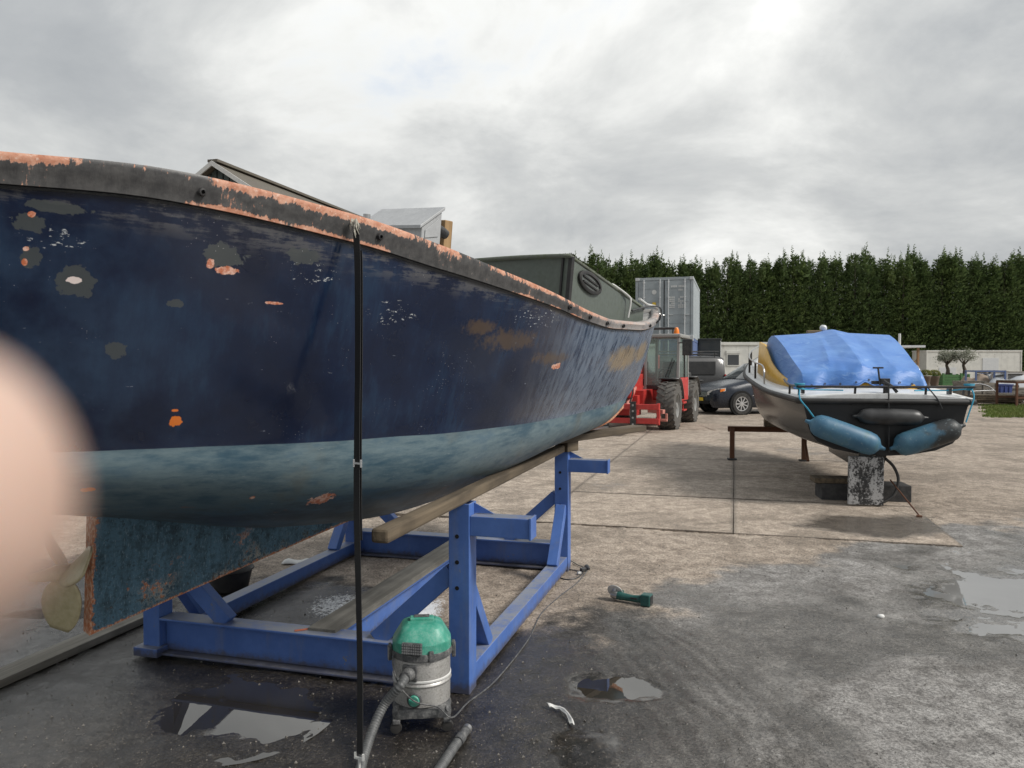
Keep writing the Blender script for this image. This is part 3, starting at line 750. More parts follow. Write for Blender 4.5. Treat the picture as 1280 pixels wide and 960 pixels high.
MB().lathe([(.0, -.05), (.03, -.045), (.034, 0), (.03, .045), (.0, .05)], 14, (.16, .06, 2.50), Matrix.Rotation(R(70), 3, 'X'), cap=False).build('winch', M['black_plastic'], boat, smooth=40)
MB().cyl((-.02, -.38, 2.2), (-.02, -.38, 2.545), .022, 12).build('stanchion', M['steel'], boat, smooth=40)

# ------------------------------------------------------------------ cradle
g = G('cradle_blue')
q1 = g.noise(4, 8, .66); q2 = g.noise(24, 8, .72); q3 = g.noise(9, 6, .7, g.map(g.obj(), (1, 1, .15)))
c = g.mix(g.step(q1, .3, .7), (0.056, 0.125, 0.37), (0.085, 0.175, 0.47))
c = g.mix(g.math('MULTIPLY', g.step(q3, .52, .68), .35), c, (0.16, 0.185, 0.25))
c = g.mix(g.step(g.math('ADD', g.math('MULTIPLY', q1, .45), g.math('MULTIPLY', q2, .55)), .60, .625), c, g.mix(g.step(q2, .5, .62), (0.10, 0.055, 0.035), (0.20, 0.19, 0.18)))
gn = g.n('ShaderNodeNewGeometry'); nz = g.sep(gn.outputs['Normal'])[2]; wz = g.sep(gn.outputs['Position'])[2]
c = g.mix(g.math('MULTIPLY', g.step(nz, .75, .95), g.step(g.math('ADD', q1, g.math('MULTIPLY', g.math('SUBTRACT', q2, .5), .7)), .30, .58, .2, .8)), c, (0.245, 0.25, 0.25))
c = g.mix(g.math('MULTIPLY', g.step(g.math('ADD', wz, g.math('MULTIPLY', g.math('SUBTRACT', q2, .5), .12)), .075, .015), .8), c, (0.075, 0.064, 0.052))
g.bsdf(c, g.math('ADD', .36, g.math('MULTIPLY', q2, .2)), 0, g.bump(g.math('ADD', q2, q1), .25, .004)); M['cradle'] = g.m
cr0 = UV(4.87, -2.24); 
cradle = thing('boat_cradle', 'blue painted steel cradle with posts, braces and I-beams under the navy boat', 'cradle', cr0, -YAW)
hw, hl = .925, 1.19
CB = M['cradle']
def cpart(name, mb_, bevel=.004): return mb_.build(name, CB, cradle, bevel=bevel)
for sy in (-1, 1):
    cpart('cross_beam', MB().ibeam((-hw + .06, sy * hl, .115), (hw - .06, sy * hl, .115), .13, .21))
for sx in (-1, 1):
    cpart('side_rail', MB().beam((sx * hw, -hl + .0602, .07), (sx * hw, hl - .0602, .07), .10, .10))
for sx in (-1, 1):
    for sy in (-1, 1):
        top = .955 if sx > 0 else (.80 if sy < 0 else .95)
        p = MB(); w_ = .11
        ring = lambda a, z: [(sx * hw + i * a / 2, sy * hl + j * a / 2, z) for i, j in ((-1, -1), (1, -1), (1, 1), (-1, 1))]
        p.ring_loft([ring(w_, 0), ring(w_, top), ring(w_ - .016, top), ring(w_ - .016, top - .2)], cap=False)
        p.f.append((len(p.v) - 4, len(p.v) - 3, len(p.v) - 2, len(p.v) - 1))
        po = p.build('post', CB, cradle, bevel=.004)
        for z in ((.79, .66, .53) if sx > 0 else ()):
            for (dx, dy, ax) in ((0, -w_ / 2, 'X'),):
                MB().cyl((sx * hw + dx - .01, sy * hl + dy - .0015, z), (sx * hw + dx - .01, sy * hl + dy + .004, z), .011, 12).build('bolt_hole', M['dark_hole'], po)
        # arm that sticks out sideways, with a gusset
        if sx > 0:
            a = MB().beam((hw + w_ / 2 + .0005, sy * hl, .845), (hw + .36, sy * hl, .845), .10, .10)
            ar = cpart('arm', a)
            MB().box((hw + .365, sy * hl, .845), (.012, .108, .108)).build('end_plate', CB, ar, bevel=.002)
            cpart('gusset', MB().prism([(hw + .056, .899), (hw + .056, .95), (hw + .16, .899)], lambda x, z, d: (x, d, z), sy * hl + .02, sy * hl + .03), 0)
        # braces
        cpart('brace', MB().beam((sx * (hw - .05), sy * hl, .60), (sx * (hw - .47), sy * hl, .215), .09, .07, (0, 1, 0)))
        cpart('brace', MB().beam((sx * hw, sy * (hl - .05), .52), (sx * hw, sy * (hl - .36), .115), .07, .08, (1, 0, 0)))
cpart('foot_plate', MB().box((-hw - .005, -hl - .03, .03), (.16, .14, .05)))
cpart('centre_beam', MB().ibeam((.13, -hl + .067, .105), (.13, hl - .067, .105), .15, .185))
M['grey_wood'] = wood('grey_wood', (0.13, 0.125, 0.11), (0.25, 0.24, 0.215), (1, .05, 1))
MB().box((.13, -.02, .218), (.165, 2.36, .04)).build('centre_plank', M['grey_wood'], cradle, bevel=.004)
M['orange_paint'] = paint('orange_paint', (0.55, 0.14, 0.06), .6, .2)
MB().box((.02, -hl - .012, .2225), (.09, .022, .002), (0, 0, R(40))).build('paint_mark', M['orange_paint'], cradle)
# timbers under the bilge and the forefoot
M['brown_wood'] = wood('brown_wood', (0.06, 0.045, 0.030), (0.15, 0.115, 0.075), (1, .05, 1), 16)
tb = thing('timber_beam', 'long brown squared timber lying on the cradle posts under the navy hull', 'timber', UV(4.45, -1.325, .955), -YAW)
MB().box((.01, 0, .029), (.075, 3.45, .058)).build('beam', M['brown_wood'], tb, bevel=.012)
p0 = UV(6.06, -1.30, 1.0); pl = thing('plank', 'short weathered plank jutting out under the bow of the navy boat', 'plank', (p0.x, p0.y, .9575), R(-37))
MB().box((.02, .50, .103), (.15, 1.45, .05)).build('board', M['brown_wood'], pl, bevel=.004)
MB().box((.02, 0, .0385), (.12, .16, .077)).build('packing_block', M['brown_wood'], pl, bevel=.004)

# ------------------------------------------------------------------ strap
g = G('strap_webbing')
sv = g.n('ShaderNodeTexWave', wave_type='BANDS', bands_direction='Z'); g.put(sv.inputs['Vector'], g.obj()); sv.inputs['Scale'].default_value = 60
cw = g.mix(g.noise(8, 4, .6), (0.008, 0.008, 0.009), (0.022, 0.022, 0.023))
g.bsdf(cw, .7, 0, g.bump(sv.outputs['Fac'], .25, .002))
M['strap'] = g.m
sp0 = bw(1.255 + .022, -1.479, 2.355); inb = bw(1.18, -1.479, 2.375); inb2 = bw(1.16, -1.479, 2.30); cap_ = bw(1.275, -1.479, 2.372)
strap = thing('ratchet_strap', 'black webbing strap hanging from the navy boat rail down to the ground', 'strap', (sp0.x, sp0.y, 0))
o0 = Vector((sp0.x, sp0.y, 0)); wdir = Vector((math.cos(R(28)), -math.sin(R(28)), 0)) * .0135
path = [Vector((sp0.x + .002, sp0.y - .004, 2.168)), Vector((sp0.x + .004, sp0.y - .012, 2.15))]
for z in (2.0, 1.7, 1.4, 1.1, .8, .5, .3, .16): path.append(Vector((sp0.x + .006 + .004 * math.sin(z * 4), sp0.y - .016, z)))
pth = spline(path, 5)
MB().grid([[p - wdir * (1 + .08 * math.sin(7 * p.z)) - o0 + Vector((0, .004 * math.sin(5 * p.z), 0)), p + wdir - o0] for p in pth]).build('webbing', M['strap'], strap, solid=.003)
MB().grid([[p * 1 - wdir * .85 - o0 + Vector((.006, .012, 0)), p + wdir * .9 - o0 + Vector((.006, .012, 0))] for p in pth if .95 < p.z < 2.1]).build('webbing_tail', M['strap'], strap, solid=.003)
M['shiny'] = paint('shiny_steel', (0.75, 0.75, 0.75), .25, .15, metal=.8)
bk = MB(); zc = 1.275; c0 = Vector((.006, -.02, zc))
for s_ in (-1, 1): bk.box(c0 + wdir * 1.25 * s_, (.007, .012, .03))
bk.beam(c0 - wdir * 1.25, c0 + wdir * 1.25, .01, .008)
bk.build('buckle', M['shiny'], strap, bevel=.001)
hk = MB(); c0 = Vector((.006, -.018, .145)); hk.beam(c0 - wdir * 1.4, c0 + wdir * 1.4, .008, .008)
for s_ in (-1, 1): hk.beam(c0 + wdir * 1.4 * s_ + Vector((0, 0, -.004)), c0 + wdir * 1.4 * s_ + Vector((0, 0, .02)), .008, .008, (0, 1, 0))
hk.tube(spline([c0, c0 + Vector((0, 0, -.05)), c0 + Vector((0, -.004, -.095)), c0 + Vector((0, -.03, -.112)), c0 + Vector((0, -.045, -.085))], 4), .005, 8)
hk.build('hook', M['white_metal'], strap, smooth=40)
M['frayed'] = paint('frayed_web', (0.42, 0.40, 0.34), .9, .5, (0.15, 0.14, 0.12), scale=30)
kn = MB(); r_ = random.Random(6)
for q in range(26):
    a_ = Vector((r_.uniform(-.012, .012), -.012 + r_.uniform(-.012, .006), 2.185 + r_.uniform(-.02, .012))); b_ = a_ + Vector((r_.uniform(-.014, .014), r_.uniform(-.014, .006), -r_.uniform(.01, .06)))
    kn.tube([a_, a_.lerp(b_, .5) + Vector((r_.uniform(-.006, .006), -.004, 0)), b_], [.0035, .003, .001], 5)
kn.build('frayed_knot', M['frayed'], strap)
# ------------------------------------------------------------------ wet-and-dry vacuum
M['drum'] = paint('dusty_steel', (0.50, 0.49, 0.47),   .36, .9, (0.24, 0.228, 0.21), chip=.35, chipc=(0.10, 0.095, 0.09), scale=9, metal=.45, bump=.3)
M['teal'] = paint('teal_plastic', (0.045, 0.30, 0.215), .42, .35, (0.35, 0.42, 0.38), scale=9)
M['grey_plastic'] = paint('grey_plastic', (0.06, 0.062, 0.065), .5, .7, (0.26, 0.255, 0.245), scale=12)
M['hose'] = paint('hose_grey', (0.085, 0.088, 0.09), .5, .4, (0.2, 0.2, 0.19), scale=10)
vp = gpt(527, 903)
vac = thing('vacuum_cleaner', 'dusty steel drum vacuum cleaner with teal lid, ribbed hose and castors', 'vacuum', (vp.x, vp.y + .02, 0), R(6))
V = 'x'
rb = MB()
prof = []
for z, f in ((.062, .80), (.068, .98), (.085, 1.0), (.108, .95), (.116, .80)):
    ring = []
    for k in range(60):
        a = 2 * math.pi * k / 60
        lobe = max(0, math.cos(2 * (a - math.pi / 4) * 1.0)) ** 6
        ring.append(((.135 + .038 * max(0, abs(math.cos(2 * a + math.pi / 2))) ** 5) * f * math.cos(a), (.135 + .038 * max(0, abs(math.cos(2 * a + math.pi / 2))) ** 5) * f * math.sin(a), z))
    prof.append(ring)
rb.ring_loft(prof)
base = rb.build('base_tray', M['grey_plastic'], vac, smooth=40)
for a in (R(45), R(135), R(225), R(315)):
    cx, cy = .162 * math.cos(a), .162 * math.sin(a)
    c_ = MB(); c_.lathe([(.011, -.013), (.024, -.012), (.027, 0), (.024, .012), (.011, .013)], 16, (cx, cy, .027), Matrix.Rotation(R(90), 3, 'X')); w_ = c_.build('castor', M['rubber'], vac, smooth=40)
    MB().box((cx * .98, cy * .98, .056), (.034, .04, .022)).build('fork', M['grey_plastic'], w_, bevel=.004)
    MB().lathe([(.0, .0), (.013, .001), (.015, .004), (.0, .006)], 14, (cx * 1.02, cy * 1.02, .105), Matrix.Rotation(a, 3, 'Z') @ Matrix.Rotation(R(68), 3, 'Y'), cap=False).build('cap', M['grey_plastic'], w_, smooth=40)
MB().lathe([(.118, .108), (.130, .115), (.131, .20), (.133, .203), (.136, .210), (.133, .217), (.131, .22), (.131, .325), (.128, .34)], 48).build('drum', M['drum'], vac, smooth=30)
MB().lathe([(.1315, .224), (.1345, .226), (.1345, .233), (.1315, .236)], 48, cap=False).build('drum_band', M['white_metal'], vac, smooth=40)
MB().lathe([(.132, .318), (.139, .322), (.141, .338), (.139, .352), (.130, .357)], 48).build('lid_rim', M['grey_plastic'], vac, smooth=40)
def head(f, z, sq):
    r = []
    for k in range(48):
        a = 2 * math.pi * k / 48; e = 2.0 + sq
        cx, sy = math.cos(a), math.sin(a)
        d = (abs(cx) ** e + abs(sy) ** e) ** (-1 / e)
        r.append((f * d * cx, f * d * sy * .98, z))
    return r
hm = MB(); hm.ring_loft([head(.136, .352, .1), head(.133, .392, .8), head(.127, .400, 1.5), head(.094, .452, 2.6), head(.088, .458, 2.8), head(.064, .470, 2.5)])
hd = hm.build('motor_head', M['teal'], vac, smooth=24)
MB().box((0, .005, .475), (.11, .045, .02)).build('carry_handle', M['teal'], hd, bevel=.006)
MB().box((0, .005, .487), (.07, .03, .006)).build('switch_panel', M['grey_plastic'], hd, bevel=.002)
def on(a, r, z, nx=0): return Vector((r * math.cos(a), r * math.sin(a), z))
def tang(a): return Matrix.Rotation(a - R(-90), 3, 'Z')
ga = R(-108)
MB().box(on(ga, .136, .383), (.092, .02, .052), tang(ga) @ Matrix.Rotation(R(-4), 3, 'X')).build('grille', M['grey_plastic'], hd, bevel=.004)
for i in range(9):
    for j in range(4):
        p = on(ga, .1465 - .0008 * j, .3655 + .0117 * j) + tang(ga) @ Vector(((i - 4) * .0105, 0, 0))
        MB().box(p, (.0065, .003, .0065), tang(ga) @ Matrix.Rotation(R(-4), 3, 'X') @ Matrix.Rotation(R(45), 3, 'Y')).build('grille_hole', M['steel'], hd)
ga2 = R(-38)
for i in range(5):
    p = on(ga2 + (i - 2) * .11, .133, .378)
    MB().box(p, (.008, .01, .014), tang(ga2 + (i - 2) * .11)).build('vent_slot', M['dark_hole'], hd)
MB().box(on(R(-72), .138, .345), (.022, .014, .05), tang(R(-72))).build('lid_seam', M['grey_plastic'], vac, bevel=.003)
for a in (R(-172), R(-2)):
    lt = MB().box(on(a, .145, .335), (.032, .016, .075), tang(a)).build('latch', M['grey_plastic'], vac, bevel=.005)
    MB().tube([on(a, .153, .30) + tang(a) @ Vector((s_ * .013, 0, z_)) for s_, z_ in ((-1, .06), (-1, .02), (-.6, 0), (.6, 0), (1, .02), (1, .06))], .003, 6).build('wire', M['steel'], lt, smooth=40)
ia = R(-113)
MB().box(on(ia, .132, .272), (.072, .016, .072), tang(ia)).build('inlet_plate', M['grey_plastic'], vac, bevel=.006)
mi_ = tang(ia) @ Matrix.Rotation(R(90), 3, 'X')
MB().lathe([(.030, -.01), (.030, .018), (.026, .022), (.024, .04), (.026, .041), (.027, .05), (.02, .052)], 24, on(ia, .138, .272), mi_).build('inlet_port', M['grey_plastic'], vac, smooth=40)
da = R(-104)
md = tang(da) @ Matrix.Rotation(R(90), 3, 'X')
MB().lathe([(.034, -.01), (.034, .006), (.028, .010), (.026, .004)], 24, on(da, .131, .152), md, cap=False).build('drain_ring', M['grey_plastic'], vac, smooth=40)
dc = MB().lathe([(.025, -.01), (.025, .014), (.022, .018), (.0, .018)], 24, on(da, .131, .152), md, cap=False).build('drain_cap', M['teal'], vac, smooth=40)
MB().box(on(da, .152, .152), (.046, .010, .010), tang(da) @ Matrix.Rotation(R(25), 3, 'Y')).build('grip', M['teal'], dc, bevel=.002)
# ribbed hose: leaves the port, runs along the ground out of the picture and comes back
vi = Matrix.Translation(Vector(vac.location)) @ Matrix.Rotation(R(6), 4, 'Z')
vinv = vi.inverted()
def wl_(px, py, z): return vinv @ gpt(px, py, z)
st_ = on(ia, .185, .270)
hp = [st_, on(ia, .235, .255), wl_(478, 885, .16), wl_(458, 935, .06), wl_(447, 985, .026), wl_(452, 1040, .026), wl_(480, 1075, .026), wl_(515, 1040, .026), wl_(535, 985, .026), wl_(560, 945, .026), wl_(574, 925, .026)]
hs = spline(hp, 26)
rs_ = [.0205 + (.0022 if (i // 2) % 2 else -.0006) for i in range(len(hs))]
# resample evenly so that the ribs are regular
L = [0]
for i in range(1, len(hs)): L.append(L[-1] + (hs[i] - hs[i - 1]).length)
N_ = int(L[-1] / .0032); ev = []
j = 0
for i in range(N_ + 1):
    s_ = L[-1] * i / N_
    while j < len(L) - 2 and L[j + 1] < s_: j += 1
    t = (s_ - L[j]) / max(1e-9, L[j + 1] - L[j]); ev.append(hs[j].lerp(hs[j + 1], min(1, max(0, t))))
MB().tube(ev, [.0195 + (.0018, .0018, -.0008, -.0008)[i % 4] for i in range(len(ev))], 14).build('hose', M['hose'], vac, smooth='all')
e1, e0 = ev[-1], ev[-4]
dr = (e1 - e0).normalized()
MB().tube([e1 - dr * .02, e1 + dr * .03, e1 + dr * .031, e1 + dr * .10, e1 + dr * .11], [.024, .024, .019, .021, .016], 16).build('hose_end', M['grey_plastic'], vac, smooth=40)
MB().tube([e1 + dr * .09, e1 + dr * .113], [.0215, .0215], 16).build('hose_cuff', M['steel'], vac, smooth=40)
# mains lead
lead = [on(R(-160), .125, .37), on(R(-150), .150, .30), on(R(-128), .16, .22), on(R(-100), .165, .16), on(R(-62), .15, .118), on(R(-48), .20, .075)]
for px, py in ((585, 878), (620, 850), (660, 800), (676, 768), (700, 745), (722, 728), (735, 712)):
    lead.append(wl_(px, py, .006))
MB().tube(spline(lead, 8), .0038, 6).build('mains_lead', M['grey_plastic'], vac, smooth=40)
pl_ = wl_(735, 710, .018); pd = (wl_(728, 704, .02) - pl_).normalized()
MB().tube([pl_ - pd * .03, pl_, pl_ + pd * .035, pl_ + pd * .036], [.008, .016, .021, .019], 14).build('plug', M['black_plastic'], vac, smooth=40)
# extension lead on the ground behind the plug
ext = thing('extension_lead', 'black extension lead with socket lying coiled beside the cradle corner post', 'cable', gpt(715, 715))
e0 = Vector(ext.location)
def el(px, py, z=.006): return gpt(px, py, z) - e0
MB().tube(spline([el(712, 700), el(722, 706), el(731, 711), el(722, 722), el(706, 724), el(698, 719), el(708, 712), el(724, 714)], 8), .0042, 6).build('lead', M['black_plastic'], ext, smooth=40)
MB().box(el(729, 712, .016), (.05, .03, .028), (0, 0, R(35))).build('socket', M['black_plastic'], ext, bevel=.005)
MB().box(el(724, 716, .01), (.03, .02, .016), (0, 0, R(25))).build('tag', M['white_metal'], ext, bevel=.002)

# ------------------------------------------------------------------ cordless angle grinder
M['dark_teal'] = paint('dark_teal', (0.012, 0.085, 0.075), .4, .3, (0.12, 0.13, 0.12), scale=12)
gp = gpt(790, 754); gr = thing('angle_grinder', 'small dark teal cordless grinder lying on the concrete', 'power tool', (gp.x, gp.y, 0), R(-28))
bd = MB().tube([(-.11, 0, .04), (-.085, 0, .04), (-.06, 0, .038), (.0, 0, .034), (.05, 0, .036), (.07, 0, .038)], [.028, .030, .026, .0235, .026, .029], 18).build('body', M['dark_teal'], gr, smooth=40)
bt = MB().box((.104, 0, .04), (.068, .075, .078)).build('battery', M['dark_teal'], gr, bevel=.008)
MB().box((.139, 0, .04), (.006, .06, .06)).build('battery_cap', M['black_plastic'], bt, bevel=.003)
MB().box((.02, -.024, .042), (.05, .006, .012)).build('switch', M['black_plastic'], bd, bevel=.002)
hdg = MB().tube([(-.105, 0, .04), (-.125, 0, .042), (-.15, 0, .045)], [.03, .031, .024], 16).build('gear_head', M['steel'], gr, smooth=40)
MB().cyl((-.128, 0, .06), (-.128, .006, .085), .014, 12).build('spindle', M['steel'], hdg, smooth=40)
mg = Matrix.Rotation(R(-62), 3, 'X')
MB().lathe([(.012, 0), (.055, .0), (.056, .003), (.0, .003)], 28, (-.128, .01, .062), mg, cap=False).build('disc', M['white_metal'], gr, smooth=40)
MB().prism([(.058 * math.cos(R(a)), .058 * math.sin(R(a))) for a in range(0, 181, 15)], lambda x, y, d: Vector((-.128, .012, .062)) + mg @ Vector((x, y, d)), .004, .022).build('guard', M['dark_teal'], gr, smooth=30)

# ------------------------------------------------------------------ litter
M['paper'] = paint('paper', (0.68, 0.68, 0.66), .7, .35, (0.3, 0.28, 0.25), scale=20)
def scrap(name, label, px, py, pts, seed, cat='litter', amp=.02, mat='paper'):
    c0 = gpt(px, py); r_ = random.Random(seed); t_ = thing(name, label, cat, c0)
    rows = []
    for i in range(9):
        row = []
        for k in range(5):
            a, b = pts(i / 8, k / 4)
            row.append((a, b, .004 + amp * abs(math.sin(5 * i / 8 + seed) * math.cos(3.1 * k / 4 + seed * 2)) + r_.uniform(0, amp * .3)))
        rows.append(row)
    MB().grid(rows).build('sheet', M[mat], t_, smooth='all', solid=.002)
scrap('plastic_scrap', 'torn curved scrap of white plastic on the wet asphalt', 699, 897, lambda s, t: ((.055 + .03 * t) * math.cos(2.6 - 3.0 * s) * (.75), (.075 + .045 * t) * math.sin(2.0 - 3.3 * s)), 2, amp=.022)
scrap('paper_bag', 'crumpled white paper sheet on the ground behind the keel', 372, 704, lambda s, t: ((s - .5) * .24 + .03 * t, (t - .5) * .13), 4, amp=.03)
scrap('paper_scrap', 'flat white paper scrap on the slabs beyond the cradle timber', 660, 581, lambda s, t: ((s - .5) * .16, (t - .5) * .26), 6, amp=.012)
scrap('cardboard_scrap', 'flattened pale card lying near the far cradle post', 706, 586, lambda s, t: ((s - .5) * .34 + .1 * t, (t - .5) * .3), 8, amp=.01)
pb = gpt(1101, 772)
MB().lathe([(.0, 0), (.022, .004), (.026, .014), (.018, .024), (.0, .027)], 9, cap=False).build('pebble', M['paper'], None, smooth=60)
ob = bpy.data.objects['pebble']; ob.location = (pb.x, pb.y, -.004); ob.scale = (1, .7, 1); tag(ob, 'single white pebble alone on the bare grey ground', 'pebble')
tubp = gpt(287, 738); tubp.z = 0
tub = thing('rubber_tub', 'black rubber tub on the ground behind the keel', 'tub', tubp)
MB().lathe([(.10, 0), (.13, .02), (.16, .15), (.175, .16), (.17, .17), (.15, .155), (.12, .03), (.0, .025)], 28, cap=False).build('bowl', M['rubber'], tub, smooth=40)
# plank on the ground under the heel
M['pale_wood'] = wood('pale_wood', (0.16, 0.145, 0.12), (0.30, 0.28, 0.24), (.05, 1, 1))
a_, b_ = gpt(-60, 878), gpt(190, 768)
pk_ = thing('ground_plank', 'weathered grey plank lying flat on the asphalt below the propeller', 'plank', ((a_.x + b_.x) / 2, (a_.y + b_.y) / 2, -.004), math.atan2(b_.y - a_.y, b_.x - a_.x))
MB().box((0, 0, .022), ((b_ - a_).length, .15, .044)).build('board', M['pale_wood'], pk_, bevel=.004)

# ------------------------------------------------------------------ the covered motor boat
H2 = R(9.5)
B2O = Vector((4.33, 9.02, 0))
b2 = thing('motor_boat', 'white decked black motor boat under a blue tarpaulin, stern with fenders', 'boat', B2O, -H2)
M['b2_hull'] = paint('black_hull', (0.010, 0.0105, 0.011), .22, .3, (0.03, 0.03, 0.029), scale=2.2, bump=.05)
M['b2_white'] = paint('white_gelcoat', (0.66, 0.67, 0.67), .35, .3, (0.40, 0.40, 0.38), scale=4)
M['b2_yellow'] = paint('yellow_paint', (0.62, 0.36, 0.045), .4, .25, (0.4, 0.26, 0.08), scale=4)
f2b = pchip([(0, .96), (1.5, 1.10), (3.2, 1.13), (4.6, .95), (5.8, .52), (6.5, .08)])
f2z = pchip([(0, 1.235), (1.5, 1.30), (3.2, 1.44), (5, 1.66), (6.5, 1.95)])
f2k = pchip([(0, .58), (2, .56), (4, .60), (5.4, .85), (6.2, 1.3), (6.5, 1.75)])
rings = []
for i in range(54):
    y = 6.5 * i / 53; b, zs, zk = f2b(y), f2z(y), f2k(y); fl = min(1, y / 5)
    fl = max(0, (y - 3.2) / 3.3); sec = [(0.0, 0), (.30 - .15 * fl, .03), (.58 - .28 * fl, .11), (.77 - .30 * fl, .24), (.84 - .27 * fl, .37), (.875 - .2 * fl, .50), (.90 - .12 * fl, .70), (.93 - .05 * fl, .88), (.965, .97), (1.0, 1.0)]
    half = [(b * a, y + (0 if y > 0 else 0), zk + (zs - zk) * c_) for a, c_ in sec]
    rings.append(list(reversed(half)) + [(-x, yy, z) for x, yy, z in half[1:]])
MB().grid(rings).build('hull', M['b2_hull'], b2, smooth=35)
M['b2_trans'] = paint('black_transom', (0.008, 0.008, 0.009), .45, .25, (0.03, 0.03, 0.03), scale=3)
mbt = MB(); mbt.v = [(x, y - .001, z) for x, y, z in rings[0]]; mbt.f = [tuple(range(len(rings[0])))]
mbt.build('transom', M['b2_trans'], b2, solid=.02)
rows = []
for i in range(40):
    y = -.02 + 6.46 * i / 39; b = f2b(y) - .01
    rows.append([(b * (k / 6 - 1), y, f2z(y) + .012 + .05 * (1 - (k / 6 - 1) ** 2)) for k in range(13)])
MB().grid(rows).build('deck', M['b2_white'], b2, smooth='all', solid=.02)
rr_ = [Vector((f2b(6.5 * i / 40), 6.5 * i / 40, f2z(6.5 * i / 40) - .015)) for i in range(41)]
rub = [Vector((-p.x, p.y, p.z)) for p in reversed(rr_)]
tr = [(-f2b(0) - .01, .0, f2z(0) - .02), (-f2b(0) * .9, -.045, f2z(0) - .02), (f2b(0) * .9, -.045, f2z(0) - .02), (f2b(0) + .01, 0, f2z(0) - .02)]
MB().tube(rub + [Vector(t) for t in tr] + rr_, .034, 10).build('rub_rail', M['rubber'], b2, smooth=60)
# name board of carved letters, too worn to read
MB().box((.03, -.028, 1.21), (.78, .02, .075)).build('name_board', M['black_plastic'], b2, bevel=.004)
M['tan_wood'] = paint('tan_wood', (0.24, 0.17, 0.09), .7, .6, (0.06, 0.05, 0.04), scale=25, chip=.3, chipc=(0.02, 0.02, 0.02))
MB().box((-.03, -.039, 1.212), (.62, .004, .022)).build('name_strip', M['tan_wood'], b2)
MB().grid([[(x, -.015, f2z(0) - .02), (x, -.015, f2z(0) + .016 + .05 * (1 - (x / .95) ** 2))] for x in [-.95 + .095 * i for i in range(21)]]).build('transom_cap', M['b2_white'], b2, solid=.02)
# coaming
fc_w = pchip([(1.02, .66), (1.6, .80), (2.5, .88), (3.5, .88), (4.1, .7), (4.5, .45)])
fc_h = pchip([(1.02, .07), (1.7, .13), (2.4, .28), (3.0, .46), (3.5, .50), (4.1, .4), (4.5, .2)])
rows = []
cy_ = [1.02 + .1 * i for i in range(36)]
for sg in (1, -1):
    MB().grid([[(sg * (fc_w(y) + .03), y, f2z(y) + .02), (sg * fc_w(y), y, f2z(y) + fc_h(y) + .03)] for y in cy_]).build('coaming', M['b2_yellow'], b2, smooth='all', solid=.03)
MB().grid([[(x, 1.0 - .02 * (1 - (x / .66) ** 2), f2z(1.0) + .03) , (x, 1.03 - .02 * (1 - (x / .66) ** 2), f2z(1.0) + .125)] for x in [-.68 + .08 * i for i in range(18)]]).build('coaming', M['b2_yellow'], b2, solid=.03)
MB().grid([[(.0 + k * .7, 4.15 + .1 * (1 - abs(k)), f2z(4.1) + .4), (k * .6, 4.5, f2z(4.5) + .16)] for k in (-1, -.6, -.2, .2, .6, 1)]).build('coaming', M['b2_yellow'], b2, solid=.03)
# tarpaulin
g = G('blue_tarp')
t1 = g.noise(2.5, 5, .6); t2 = g.noise(5, 4, .6, g.map(g.obj(), (1, .5, 2.5), (0, 0, 0), (0, R(20), R(25))), .6); t3 = g.noise(60, 3, .6)
c = g.mix(g.step(t1, .3, .7), (0.065, 0.185, 0.50), (0.105, 0.245, 0.56))
c = g.mix(g.math('MULTIPLY', g.step(t2, .58, .7), .3), c, (0.30, 0.46, 0.72))
g.bsdf(c, .5, 0, g.bump(g.math('ADD', t2, g.math('MULTIPLY', t3, .02)), .22, .05))
M['tarp'] = g.m
NT, NX = 44, 61; rows = []
T_y = pchip([(0, .98), (.12, 1.03), (.5, 1.72), (.9, 2.7), (1, 3.05)])
for i in range(NT):
    t = i / (NT - 1); y = T_y(t) if t <= 1 else 0
    hw_ = .80 + .16 * t ** .9; zc = 1.36 + .10 * min(1, t * 6) + (2.14 - 1.46) * (t ** .95); row = []
    for j in range(NX):
        s_ = j / (NX - 1) * 2 - 1; a = abs(s_)
        xx = hw_ * (1.10 * min(a, .82) + .55 * max(0, a - .82)) * (1 if s_ > 0 else -1) + .10 * t
        edge_z = f2z(y) + .06 + .05 * t
        prof = 1 - (.10 + .20 * (1 - t)) * a
        if a > .80:
            k = (a - .80) / .20; prof -= (1.0 * k ** 1.15)
        z = edge_z + (zc - edge_z) * max(prof, 0)
        wr = .018 * math.sin(9 * s_ + 6 * t + 2 * math.sin(5 * t)) * t * (1 - t) * 3 + .02 * math.sin(4 * s_ - 9 * t) * (1 - a) * (1 - t)
        rdg = lambda c__, w__: max(0, 1 - abs(s_ - c__) / w__)
        fold = .07 * rdg(.02, .22) * (1 - .35 * t) + .012 * rdg(-.45 + .25 * t, .05) * math.sin(math.pi * t) + .010 * rdg(.5 - .2 * t, .05) * math.sin(math.pi * t) + .006 * math.sin(38 * t + 9 * s_ + 2 * math.sin(6 * s_)) * (1 - a) * (1 - t) + .006 * math.sin(26 * s_ - 20 * t) * (1 - t) ** 2
        hang = .03 * math.sin(7 * s_ + 1) * (1 - t) ** 6 + (.05 * math.exp(-((s_ + .75) / .1) ** 2)) * (1 - t) ** 3
        row.append((xx, y + .05 * math.sin(11 * s_) * (1 - t) ** 5 - .08 * (1 - a) * (1 - t) ** 2, z + wr + fold - hang * .4))
    rows.append(row)
for q, (dy, dz) in enumerate(((.25, .005), (.55, -.03), (.85, -.12), (1.05, -.3), (1.1, -.55))):
    rows.append([(x * (1 - .03 * q * q * .4), 3.05 + dy, max(z + dz, f2z(3.05 + dy) + .05)) for x, y, z in rows[NT - 1]])
